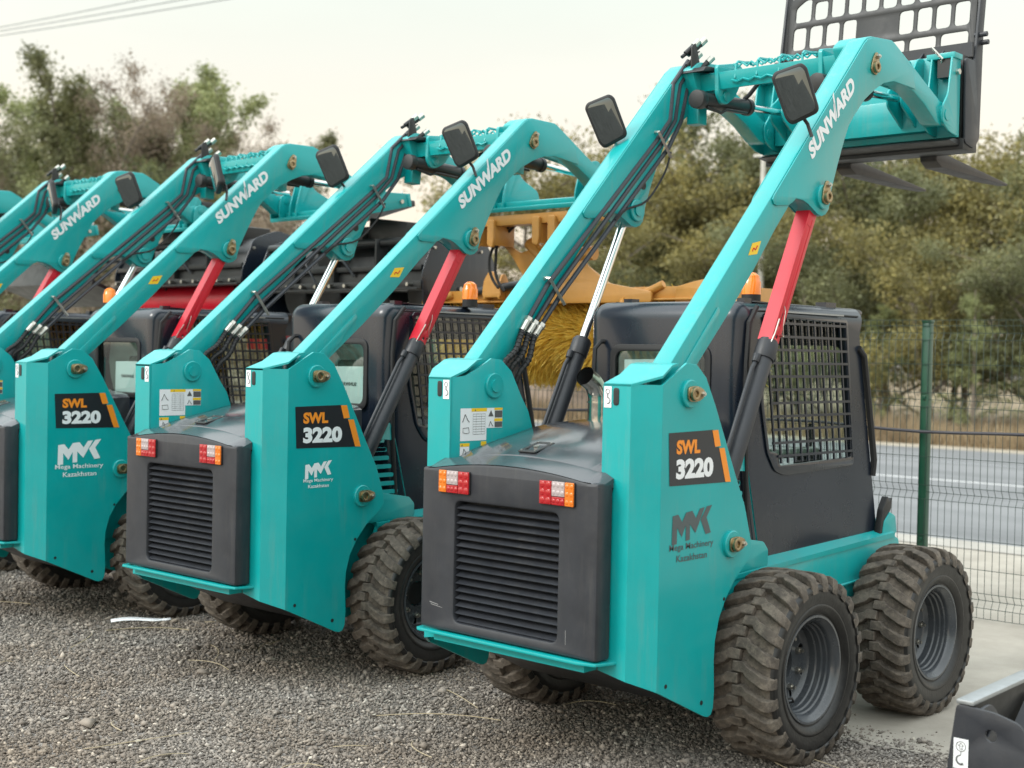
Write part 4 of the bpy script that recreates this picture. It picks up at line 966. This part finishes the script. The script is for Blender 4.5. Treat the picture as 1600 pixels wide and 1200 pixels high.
# ------------------------------------------------------------------ ground, concrete, road
def gravelmat(name,pal,scale,bumpd):
    m,nt,b=nmat(name); N=nt.nodes.new;L=nt.links.new; tc=N('ShaderNodeTexCoord')
    v=N('ShaderNodeTexVoronoi'); v.inputs['Scale'].default_value=scale; L(tc.outputs['Object'],v.inputs[0])
    sp=N('ShaderNodeSeparateColor'); L(v.outputs['Color'],sp.inputs[0])
    r=N('ShaderNodeValToRGB'); L(sp.outputs[0],r.inputs[0]); e=r.color_ramp.elements
    for i,(p,c) in enumerate(pal):
        if i<2: e[i].position=p; e[i].color=(*c,1)
        else: q=e.new(p); q.color=(*c,1)
    n=N('ShaderNodeTexNoise'); n.inputs['Scale'].default_value=.7; n.inputs['Detail'].default_value=8; L(tc.outputs['Object'],n.inputs[0])
    mr=N('ShaderNodeMapRange'); L(n.outputs['Fac'],mr.inputs[0]); mr.inputs[1].default_value=.3; mr.inputs[2].default_value=.7; mr.inputs[3].default_value=.75; mr.inputs[4].default_value=1.2
    mm=N('ShaderNodeMix'); mm.data_type='RGBA'; mm.blend_type='MULTIPLY'; mm.inputs[0].default_value=1; L(r.outputs[0],mm.inputs[6]); L(mr.outputs[0],mm.inputs[7]); L(mm.outputs[2],b.inputs['Base Color'])
    bp_=N('ShaderNodeBump'); bp_.inputs['Strength'].default_value=1; bp_.inputs['Distance'].default_value=bumpd; bp_.invert=True; L(v.outputs['Distance'],bp_.inputs['Height']); L(bp_.outputs[0],b.inputs['Normal'])
    b.inputs['Roughness'].default_value=.95; b.inputs['Specular IOR Level'].default_value=.2
    return m
PAL=[(0,(.14,.125,.112)),(1,(.42,.39,.35)),(.3,(.20,.18,.163)),(.6,(.25,.228,.208)),(.85,(.31,.285,.26))]
M['gravel']=gravelmat('gravel_ground',PAL,75,.012)
def sheet(name,x0,x1,y0,y1,z,mt,nx=1,ny=1,fz=None,**k):
    xs=np.linspace(x0,x1,nx+1); ys=np.linspace(y0,y1,ny+1); v=[(x,y,(fz(x,y) if fz else z)) for x in xs for y in ys]
    f=[(i*(ny+1)+j,(i+1)*(ny+1)+j,(i+1)*(ny+1)+j+1,i*(ny+1)+j+1) for i in range(nx) for j in range(ny)]
    me=bpy.data.meshes.new(name); me.from_pydata(v,[],f); return tag(link(name,me,mt),kind='structure',**k)
sheet('ground',-200,500,-300,500,0,M['gravel'])
def slabmat(name,c1,c2,scale,rough=.85,bump=.3,streak=0):
    m,nt,b=nmat(name); N=nt.nodes.new;L=nt.links.new; tc=N('ShaderNodeTexCoord')
    mp=N('ShaderNodeMapping'); L(tc.outputs['Object'],mp.inputs[0]); mp.inputs['Scale'].default_value=(1,1-streak,1)
    n=N('ShaderNodeTexNoise'); n.inputs['Scale'].default_value=scale; n.inputs['Detail'].default_value=10; n.inputs['Roughness'].default_value=.65; L(mp.outputs[0],n.inputs[0])
    r=N('ShaderNodeValToRGB'); L(n.outputs['Fac'],r.inputs[0]); r.color_ramp.elements[0].position=.3; r.color_ramp.elements[1].position=.7; r.color_ramp.elements[0].color=(*c1,1); r.color_ramp.elements[1].color=(*c2,1); L(r.outputs[0],b.inputs['Base Color'])
    n2=N('ShaderNodeTexNoise'); n2.inputs['Scale'].default_value=90; n2.inputs['Detail'].default_value=5; L(tc.outputs['Object'],n2.inputs[0])
    bp_=N('ShaderNodeBump'); bp_.inputs['Strength'].default_value=bump; bp_.inputs['Distance'].default_value=.006; L(n2.outputs['Fac'],bp_.inputs['Height']); L(bp_.outputs[0],b.inputs['Normal']); b.inputs['Roughness'].default_value=rough
    return m
# concrete apron with a ragged edge under the dust
def apron():
    pts=[]; 
    ys=np.linspace(-12,30,260)
    for y in ys: pts.append((1.62+.10*math.sin(y*1.3)+.05*math.sin(y*5.1+1)+rng.normal(0,.02)+(.25 if y>1.2 else 0),y))
    v=[(x,y,.004) for x,y in pts]+[(8.2,y,.004) for y in ys]; n=len(pts)
    f=[(i,n+i,n+i+1,i+1) for i in range(n-1)]
    me=bpy.data.meshes.new('concrete_apron'); me.from_pydata(v,[],f); tag(link('concrete_apron',me,slabmat('dusty_concrete',(.27,.245,.205),(.42,.385,.33),1.6)),kind='structure')
apron()
sheet('road',8.75,22.0,-150,300,.008,slabmat('worn_asphalt',(.12,.125,.13),(.235,.24,.245),.7,.8,.2,.8))
M['line']=mat('road_paint',(.58,.58,.58),.6,vary=.15,scale=3)
sheet('road_line',15.0,15.16,-150,300,.012,M['line'])
sheet('road_edge_line',18.6,18.7,-150,300,.012,mat('worn_road_paint',(.38,.39,.40),.7))
sheet('kerb_strip',8.2,8.74,-150,300,.010,slabmat('pale_kerb',(.30,.28,.25),(.42,.40,.36),2))
sheet('road_shoulder',22.0,23.6,-150,300,.008,slabmat('sandy_shoulder',(.30,.26,.20),(.45,.40,.32),1.2))
sheet('grass_verge',23.6,140,-150,300,.006,slabmat('dry_verge',(.14,.10,.06),(.26,.20,.12),.8))
# loose stones
def mesh_np(name,V,F):
    me=bpy.data.meshes.new(name); nv=len(V); nf=len(F); k=F.shape[1]
    me.vertices.add(nv); me.vertices.foreach_set('co',V.astype(np.float32).ravel()); me.loops.add(nf*k); me.loops.foreach_set('vertex_index',F.astype(np.int32).ravel())
    me.polygons.add(nf); me.polygons.foreach_set('loop_start',np.arange(0,nf*k,k,dtype=np.int32)); me.polygons.foreach_set('loop_total',np.full(nf,k,np.int32)); me.update(calc_edges=True); return me
def stones():
    n=430000; d=2.6*(13/2.6)**rng.random(n); th=YAW+rng.uniform(-.42,.47,n)
    x=CAM.x+d*np.cos(th); y=CAM.y+d*np.sin(th)
    keep=(x<1.75+.15*np.sin(y*1.3)+rng.normal(0,.16,n)); x=x[keep];y=y[keep];d=d[keep]; n=len(x)
    s=(.0034+.0018*d*.26)*np.exp(rng.normal(0,.38,n))
    big=rng.random(n)<.004; s[big]*=1.8
    base=np.array([(1,0,0),(0,1,0),(-1,0,0),(0,-1,0),(0,0,1),(0,0,-1)],float)
    V=base[None]*np.ones((n,1,1))+rng.normal(0,.28,(n,6,3)); V*=np.stack([s*rng.uniform(.8,1.3,n),s*rng.uniform(.7,1.1,n),s*rng.uniform(.5,.85,n)],1)[:,None,:]
    a=rng.uniform(0,2*pi,n); c,si=np.cos(a)[:,None],np.sin(a)[:,None]
    vx=V[:,:,0]*c-V[:,:,1]*si; vy=V[:,:,0]*si+V[:,:,1]*c
    V=np.stack([vx+x[:,None],vy+y[:,None],V[:,:,2]+(s*.35)[:,None]+rng.uniform(0,.004,n)[:,None]],2).reshape(-1,3)
    T=np.array([(0,1,4),(1,2,4),(2,3,4),(3,0,4),(1,0,5),(2,1,5),(3,2,5),(0,3,5)])
    F=(np.arange(n)[:,None,None]*6+T[None]).reshape(-1,3)
    m,nt,b=nmat('stone'); N=nt.nodes.new;L=nt.links.new; g=N('ShaderNodeNewGeometry'); r=N('ShaderNodeValToRGB'); L(g.outputs['Random Per Island'],r.inputs[0]); e=r.color_ramp.elements
    for i,(p,c_) in enumerate([(0,(.125,.113,.102)),(1,(.56,.53,.48)),(.25,(.185,.168,.151)),(.65,(.25,.229,.207)),(.95,(.33,.305,.275))]):
        if i<2: e[i].position=p; e[i].color=(*c_,1)
        else: q=e.new(p); q.color=(*c_,1)
    tcn=N('ShaderNodeTexCoord'); nz=N('ShaderNodeTexNoise'); nz.inputs['Scale'].default_value=.9; nz.inputs['Detail'].default_value=5; L(tcn.outputs['Object'],nz.inputs[0])
    mr=N('ShaderNodeValToRGB'); L(nz.outputs['Fac'],mr.inputs[0]); mr.color_ramp.elements[0].position=.35; mr.color_ramp.elements[1].position=.65; mr.color_ramp.elements[0].color=(.88,.78,.68,1); mr.color_ramp.elements[1].color=(1.12,1.12,1.12,1)
    mm=N('ShaderNodeMix'); mm.data_type='RGBA'; mm.blend_type='MULTIPLY'; mm.inputs[0].default_value=1; L(r.outputs[0],mm.inputs[6]); L(mr.outputs[0],mm.inputs[7]); L(mm.outputs[2],b.inputs['Base Color']); b.inputs['Roughness'].default_value=.9
    tag(link('gravel_stones',mesh_np('gravel_stones',V,F),m),'loose grey crushed stone covering the yard in front of the loaders','gravel',kind='stuff')
stones()
def straw():
    mb=MB(); mt=mat('dry_straw',(.5,.42,.28),.7)
    def stem(p,a,L_,bend): 
        d=Vector((math.cos(a),math.sin(a),0)); s=Vector((-d.y,d.x,0)); p=Vector(p)
        return [p+d*L_*t+s*bend*4*t*(1-t)+Vector((0,0,.016+.01*math.sin(t*3))) for t in [i/8 for i in range(9)]]
    for i in range(70):
        d_=rng.uniform(3.2,9); th=YAW+rng.uniform(-.4,.45); p=(CAM.x+d_*math.cos(th),CAM.y+d_*math.sin(th),0)
        mb.tube(stem(p,rng.uniform(0,6),rng.uniform(.08,.5),rng.normal(0,.03)),.0018,4)
    for p,a,l in (((.95,-.75,0),-2.2,.9),((.2,1.0,0),-.9,.6),((.3,3.6,0),-.7,.5),((-.1,5.2,0),-.8,.7)): mb.tube(stem(p,a,l,.04),.0025,4)
    tag(link('straw',mb.mesh('straw'),mt),'thin pale straw stems scattered over the gravel','straw',kind='stuff')
straw()
def chips():
    mb=MB()
    for i in range(90):
        d_=rng.uniform(3,9); th=YAW+rng.uniform(-.42,.45); c=Vector((CAM.x+d_*math.cos(th),CAM.y+d_*math.sin(th),.012)); r_=rng.uniform(.008,.022)
        mb.add([c+Vector((r_*math.cos(t)*rng.uniform(.6,1.2),r_*math.sin(t)*rng.uniform(.6,1.2),rng.uniform(0,.012))) for t in (0,1.2,2.4,3.6,5)],[(0,1,2,3,4)])
    tag(link('leaf_litter',mb.mesh('litter',merge=False),mat('pale_litter',(.5,.46,.38),.8)),'small pale chips and dead leaves lying on the gravel','litter',kind='stuff')
chips()
def paper():
    mb=MB(); v=[];f=[]; n=12
    for i in range(n+1):
        t=i/n; w=.035*(1-.55*abs(t-.35))*(1 if t<.82 else .35+2.2*(t-.82))
        for s in(-1,1): v.append((t*.36-.18,s*w+.02*math.sin(t*5),.040+.004*math.sin(t*6)+.004*s))
    for i in range(n): f.append((2*i,2*i+1,2*i+3,2*i+2))
    mb.add(v,f); o=link('paper_scrap',mb.mesh('paper'),M['white'],None,(.50,3.53,.03),(0,0,R(-28))); s=o.modifiers.new('s','SOLIDIFY'); s.thickness=.001
    tag(o,'long white scrap of torn paper lying on the gravel before the second loader','paper')
paper()
# ------------------------------------------------------------------ fence
def fence():
    T=empty('mesh_fence',(4.86,0,0),label='dark green welded mesh fence with green posts between yard and road',cat='fence')
    def panel():
        mb=MB(); zf=[(0.02,0),(.09,0),(.14,.03),(.19,0),(.80,0),(.85,.03),(.90,0),(1.45,0),(1.5,.03),(1.55,0),(1.92,0),(1.97,.03),(2.02,0),(2.06,0)]
        for i in range(50):
            y=.025+i*.05; mb.tube([(x,y,z) for z,x in zf],.0022,4)
        for z,x in zf+[(.35,0),(.55,0),(1.1,0),(1.28,0),(1.75,0)]: mb.tube([(x-.004,0,z),(x-.004,2.5,z)],.0026,4)
        return mb
    for i in range(-2,7):
        y=.50+2.5*i
        P('fence_panel',T,'wire','fpanel',panel,(0,y,0),ang=60,merge=False)
        P('fence_post',T,'greenpost','fpost',lambda:MB().box(-.03,.03,-.03,.03,0,2.04).box(-.034,.034,-.034,.034,2.04,2.06).box(-.04,-.03,-.012,.012,1.5,1.53).box(-.04,-.03,-.012,.012,.5,.53),(0.035,y,0),bev=.004)
fence()
cb=MB(); pts=[(4.82,-6+i*.25,1.29+.012*math.sin(i*.9)+.01*math.sin(i*.23)) for i in range(90)]; cb.tube(pts,.011,8)
tag(link('cable',cb.mesh('cable'),M['blackcable']),'black cable strung along the mesh fence at waist height','cable')
# ------------------------------------------------------------------ things beyond the road
def boards(name,x,y0,y1,z0,z1,mt,label,cat):
    mb=MB(); n=int((y1-y0)/.22)
    for i in range(n):
        y=y0+i*.22; mb.box(x-.02+.012*(i%2),x+.012*(i%2),y,y+.21,z0,z1+.03*math.sin(i*2.1))
    tag(link(name,mb.mesh(name),mt),label,cat)
boards('board_fence',24.2,16.5,32,0,1.35,mat('grey_boards',(.33,.26,.21),.8,vary=.3,scale=1.5),'weathered grey brown board fence beyond the road','fence')
boards('metal_panel_wall',24.6,16.6,21.5,1.0,2.05,mat('turquoise_sheet',(.12,.36,.32),.6,vary=.1),'turquoise sheet metal wall showing above the board fence','wall')
def pole(x,y,h,r,label,mt):
    T=MB().cyl((0,0,0),(0,0,h),r,12,r*.7); T.box(-.06,.06,-.25,.25,h-.25,h-.18); tag(link('utility_pole',T.mesh('pole'),mt,None,(x,y,0)),label,'pole')
pm=mat('pale_concrete_pole',(.5,.48,.43),.8,vary=.15)
pole(24.3,14.2,6.9,.085,'pale concrete pole before the trees, seen between the arms of the nearest loader',pm)
T=MB().box(-.05,.05,-.05,.05,0,2.1).box(-.07,.07,-.07,.07,1.8,2.1); tag(link('marker_post',T.mesh('mpost'),mat('faded_red_post',(.35,.13,.09),.7),None,(23.9,6.95,0)),'faded red post in the dry grass at the right edge','post')
wire=mat('line_wire',(.09,.10,.11),.6)
def wirepts(p,q,sag):
    p=Vector(p);q=Vector(q); return [p.lerp(q,t)-Vector((0,0,4*sag*t*(1-t))) for t in [i/24 for i in range(25)]]
for i,(a,b) in enumerate((((20,50,13.49),(20,20,11.57)),((20,50,13.63),(20,20,11.85)),((20,50,13.71),(20,20,12.24)))):
    tag(link('power_line',MB().tube(wirepts(a,b,.10),.014,5).mesh('pl%d'%i),wire),('lowest of the three overhead wires at the top left','middle of the three overhead wires at the top left','topmost of the three overhead wires at the top left')[i],'overhead wire',group='overhead wires')
# ------------------------------------------------------------------ trees
def leafmat(name,stops,tr=.25):
    m,nt,b=nmat(name); N=nt.nodes.new;L=nt.links.new
    g=N('ShaderNodeNewGeometry'); tc=N('ShaderNodeTexCoord'); n=N('ShaderNodeTexNoise'); n.inputs['Scale'].default_value=.8; n.inputs['Detail'].default_value=3; L(tc.outputs['Object'],n.inputs[0])
    a=N('ShaderNodeMath'); a.operation='MULTIPLY_ADD'; L(g.outputs['Random Per Island'],a.inputs[0]); a.inputs[1].default_value=.5; 
    b2=N('ShaderNodeMapRange'); L(n.outputs['Fac'],b2.inputs[0]); b2.inputs[1].default_value=.35; b2.inputs[2].default_value=.65; b2.inputs[3].default_value=0; b2.inputs[4].default_value=.5; L(b2.outputs[0],a.inputs[2])
    r=N('ShaderNodeValToRGB'); L(a.outputs[0],r.inputs[0]); e=r.color_ramp.elements
    for i,(p,c) in enumerate(stops):
        if i<2: e[i].position=p; e[i].color=(*c,1)
        else: q=e.new(p); q.color=(*c,1)
    L(r.outputs[0],b.inputs['Base Color']); b.inputs['Roughness'].default_value=.6
    t=N('ShaderNodeBsdfTranslucent'); L(r.outputs[0],t.inputs[0]); x=N('ShaderNodeMixShader'); x.inputs[0].default_value=tr; L(b.outputs[0],x.inputs[1]); L(t.outputs[0],x.inputs[2]); L(x.outputs[0],nt.nodes['Material Output'].inputs[0]); return m
LM={'olive':leafmat('olive_leaves',[(0,(.075,.085,.037)),(1,(.31,.31,.14)),(.5,(.165,.172,.078))]),
'yellow':leafmat('yellowing_leaves',[(0,(.105,.10,.04)),(1,(.42,.35,.11)),(.5,(.225,.20,.07))]),
'dark':leafmat('dark_leaves',[(0,(.05,.062,.032)),(1,(.19,.21,.10)),(.5,(.11,.125,.06))]),
'brown':leafmat('brown_leaves',[(0,(.17,.13,.09)),(1,(.40,.33,.24)),(.5,(.27,.21,.15))]),
'grassy':leafmat('fresh_leaves',[(0,(.14,.16,.07)),(1,(.42,.44,.20)),(.5,(.27,.30,.13))])}
bark=mat('bark',(.19,.16,.13),.9,vary=.3,scale=3)
def tree_mesh(seed,h,w,nl,leaf,sparse=0,base=.15,tk=1,spread=1,lean=.5,upright=.5):
    r=np.random.default_rng(seed); mb=MB(); tips=[]
    def branch(p,d,L_,rad,lev):
        pts=[p]; n=5
        for i in range(n):
            d=(d+Vector(r.normal(0,.13,3))+Vector((0,0,.05))).normalized(); p=p+d*(L_/n); pts.append(p)
        mb.tube(pts,[rad*(1-.55*i/n) for i in range(n+1)],6 if lev<2 else 4)
        if lev>=1: tips.extend([(q,L_*.45) for q in pts[2:]])
        if lev<3:
            for k in range(7 if lev==0 else (4 if lev==1 else 3)):
                q=pts[int(r.integers(1 if lev else 1,n+1))] if lev else pts[0].lerp(pts[-1],base+(.98-base)*k/7*1.0+.05)
                if lev==0: 
                    t_=base+(.95-base)*k/6.; i_=min(int(t_*n),n-1); q=pts[i_].lerp(pts[i_+1],t_*n-i_)
                a=r.uniform(0,2*pi); out=Vector((math.cos(a),math.sin(a),0)); nd=(d*upright+out*(1-upright*.6)).normalized()
                branch(q,nd,L_*(.5 if lev==0 else .55)*(1-.25*(k/7) if lev==0 else 1)*w,rad*.5,lev+1)
    branch(Vector((0,0,0)),Vector((0,0,1)),h*.9,(h*.015+.03)*tk,0)
    bark_me=mb.mesh('bark%d'%seed,merge=False,recalc=False)
    if nl:
        T_=np.array([(q.x,q.y,q.z) for q,_ in tips]); S_=np.array([s for _,s in tips])
        # leaves gather in clumps around some of the tips
        ncl=int(len(T_)*(1-sparse)); sel=r.choice(len(T_),max(ncl,8),replace=False); 
        wts=r.uniform(.2,1,len(sel)); wts/=wts.sum(); idx=sel[r.choice(len(sel),nl,p=wts)]
        P_=T_[idx]+r.normal(0,1,(nl,3))*np.minimum(S_[idx],.55)[:,None]*[.42*spread,.42*spread,.36*spread]
        P_[:,2]=np.maximum(P_[:,2],.2)
        A=r.normal(0,1,(nl,3)); A/=np.linalg.norm(A,axis=1)[:,None]; B=r.normal(0,1,(nl,3)); B-=A*(A*B).sum(1)[:,None]; B/=np.linalg.norm(B,axis=1)[:,None]
        s=leaf*np.exp(r.normal(0,.3,nl))[:,None]
        V=np.stack([P_-A*s,P_+B*s*.55,P_+A*s,P_-B*s*.55],1).reshape(-1,3); F=np.arange(nl*4).reshape(-1,4)
        return bark_me,mesh_np('leaf%d'%seed,V,F)
    return bark_me,None
TM={}
def tree(kind,x,y,sc,rz,label,group,lm):
    if kind not in TM:
        TM[kind]={'a':lambda:tree_mesh(11,8,1.0,34000,.058,.02,.10,tk=.8,spread=1.3),'b':lambda:tree_mesh(12,8,1.15,36000,.056,.02,.08,tk=.8,spread=1.3,upright=.42),'c':lambda:tree_mesh(13,9,.8,24000,.05,.03,.15,tk=.6,spread=1.35,upright=.8),
          'd':lambda:tree_mesh(14,9,.85,16000,.034,.0,.12,tk=.5,spread=1.5,upright=.85),'s':lambda:tree_mesh(15,3.2,1.3,12000,.05,.05,.05,upright=.5),'p':lambda:pine_mesh(16)}[kind]()
    bk,lf=TM[kind]
    T=empty('tree' if kind!='s' else 'shrub',(x,y,0),rz,label=label,cat='tree' if kind!='s' else 'shrub',group=group); T.scale=(sc,sc,sc)
    link('trunk' if kind!='s' else 'stem',bk,bark if not bk.materials else None,T)
    if lf:
        o=link('crown',lf,lm if not lf.materials else None,T)
        o.material_slots[0].link='OBJECT'; o.material_slots[0].material=lm
    return T
def pine_mesh(seed):
    r=np.random.default_rng(seed); mb=MB(); mb.tube([(0,0,0),(.02,0,1.5),(0,.02,3.2)],[.05,.035,.01],6); Vs=[]
    for k in range(60):
        z=.25+2.8*k/60; L_=1.05*(1-.8*k/60)*r.uniform(.7,1.15); a=r.uniform(0,2*pi)
        d=np.array([math.cos(a),math.sin(a),.45]); 
        for i in range(9): pass
        pts=[Vector((0,0,z))]
        for i in range(1,6):
            t=i/5; pts.append(Vector((d[0]*L_*t,d[1]*L_*t,z+L_*(.75*t-.55*t*t))))
        mb.tube(pts,[.014*(1-.8*i/5) for i in range(6)],4)
        for i in range(120):
            t=r.uniform(.1,1)*5; q=pts[min(int(t),4)].lerp(pts[min(int(t),4)+1],t-int(t)) if t<5 else pts[5]
            A=np.array([d[0]*.4,d[1]*.4,.15])+r.normal(0,.55,3); A/=np.linalg.norm(A); B=np.cross(A,r.normal(0,1,3)); B/=np.linalg.norm(B)
            c=np.array(q)+r.normal(0,.03,3); s=r.uniform(.06,.14)
            Vs.append([c,c+A*s*.5+B*.008,c+A*s,c+A*s*.5-B*.008])
    V=np.array(Vs).reshape(-1,3); return mb.mesh('pbark',merge=False,recalc=False),mesh_np('pleaf',V,np.arange(len(V)).reshape(-1,4))
GR='trees beyond the road on the right'
k=0
names_=['dense olive tree','broad yellowing tree','dark bushy tree','tall thin leafed tree']
# right-hand wood: two rows
spots=[]
for i in range(10):
    y=5.0+i*2.15; spots.append((29+rng.uniform(-1.2,1.2),y,'ab'[i%2],rng.uniform(.74,.84)+(.06 if i>5 else 0),['olive','yellow','olive','yellow'][i%4]))
for i in range(7):
    y=8.5+i*2.8; spots.append((34+rng.uniform(-1.5,1.5),y,'ba'[i%2],(.97,.93,.95,.98,.98,1.02,.90)[i],['dark','olive','yellow','dark'][i%4]))
for i in range(7):
    y=5.5+i*2.5; spots.append((26.0+rng.uniform(-.5,.5),y,'b',rng.uniform(.42,.6),['yellow','olive'][i%2]))
cn={'olive':'olive green','yellow':'yellowing','dark':'dark grey green','brown':'brown','grassy':'light green'}
for x,y,kd,sc,lm in spots:
    lab='%s broad leafed tree in the wood beyond the road behind the nearest loader'%cn[lm]
    tree(kd,x,y,sc,rng.uniform(0,6),lab,GR+', '+cn[lm],LM[lm])
tree('p',24.6,8.9,1.05,.5,'young light green feathery tree right of the fence post, beyond the road','young trees at the roadside',LM['grassy'])
tree('p',25.0,11.3,.98,2.5,'young light green feathery tree behind the front of the nearest cab','young trees at the roadside',LM['grassy'])
tree('p',25.4,7.9,.8,4.,'small light green feathery tree near the right edge beyond the road','young trees at the roadside',LM['grassy'])
# left: taller sparse trees and brown scrub
GL='trees beyond the row of loaders on the left'
for (x,y,kd,sc,lm,lab) in ((24,39.5,'c',1.15,'olive','tall loose olive tree behind the fourth loader arms'),(25,41,'c',1.36,'grassy','tall green tree with separate upright crowns left of centre sky'),(26,45,'c',1.28,'olive','tall olive tree with an open crown at the left'),(26,51,'c',1.30,'olive','tall loose olive tree nearest the left edge'),(24,37.2,'c',.92,'grassy','slim leaning tree with small leaf tufts at the end of the left wood'),
  (24,43,'d',1.12,'brown','nearly bare tree with thin upright twigs among the left trees'),(27,48,'d',1.3,'brown','taller bare tree with fine twigs behind the left trees'),(24,39,'d',1.0,'brown','bare grey tree in the middle of the left wood'),(25,54,'d',1.25,'brown','bare tree at the far left edge'),(27,42.5,'b',.95,'dark','dense green tree low in the left wood'),(28,44,'a',1.0,'olive','dense olive tree low in the left wood'),(27,50,'b',1.15,'olive','dense olive tree behind the tall left trees'),(27,56,'a',1.2,'dark','dark dense tree at the far left edge'),(26,35.5,'b',.55,'olive','low rounded tree at the right end of the left wood'),(26,31,'b',.5,'brown','low brown tree seen over the arm of the third loader')):
    tree(kd,x,y,sc,rng.uniform(0,6),lab,GL,LM[lm])
for i in range(14):
    x_=24.5+rng.uniform(0,4); y=1.39*x_+4.2+i*1.6; kd='cadcb'[i%5]; lm=['olive','brown','brown','grassy','olive'][i%5]; sc={'c':rng.uniform(1.0,1.25),'a':rng.uniform(.85,1.05),'b':rng.uniform(.8,1.0),'d':rng.uniform(1.0,1.25)}[kd]*(1.0+.012*i)
    tree(kd,x_,y,sc,rng.uniform(0,6),{'olive':'loose olive tree in the thick of the left wood','brown':'brown half bare tree in the thick of the left wood','grassy':'pale green loose tree in the thick of the left wood'}[lm],GL+', '+lm,LM[lm])
for i in range(26):
    y=19+i*1.5; sc=rng.uniform(.55,.8) if y<30 else rng.uniform(1.0,1.6)
    tree('s',24.5+rng.uniform(-.8,1.5),y,sc,rng.uniform(0,6),'brown half bare shrub in the scrub behind the loaders' ,'brown shrubs behind the loaders',LM['brown'])
def drygrass():
    n=70000; x=23.0+rng.random(n)**1.3*3.0; y=rng.uniform(3,46,n); h=rng.uniform(.15,.6,n)*(1+.5*np.sin(y*1.7)*np.sin(x*2.3)); a=rng.uniform(0,pi,n); w=.012
    dx=np.cos(a)*w; dy=np.sin(a)*w; lx=rng.normal(0,.12,n); ly=rng.normal(0,.12,n)
    V=np.stack([np.stack([x-dx,y-dy,0*x],1),np.stack([x+dx,y+dy,0*x],1),np.stack([x+lx,y+ly,h],1)],1).reshape(-1,3)
    tag(link('dry_grass',mesh_np('dry_grass',V,np.arange(3*n).reshape(-1,3)),leafmat('dry_grass_blades',[(0,(.22,.16,.10)),(1,(.55,.43,.27)),(.5,(.38,.29,.18))])),'tall dry straw coloured grass along the far side of the road','grass',kind='stuff')
drygrass()
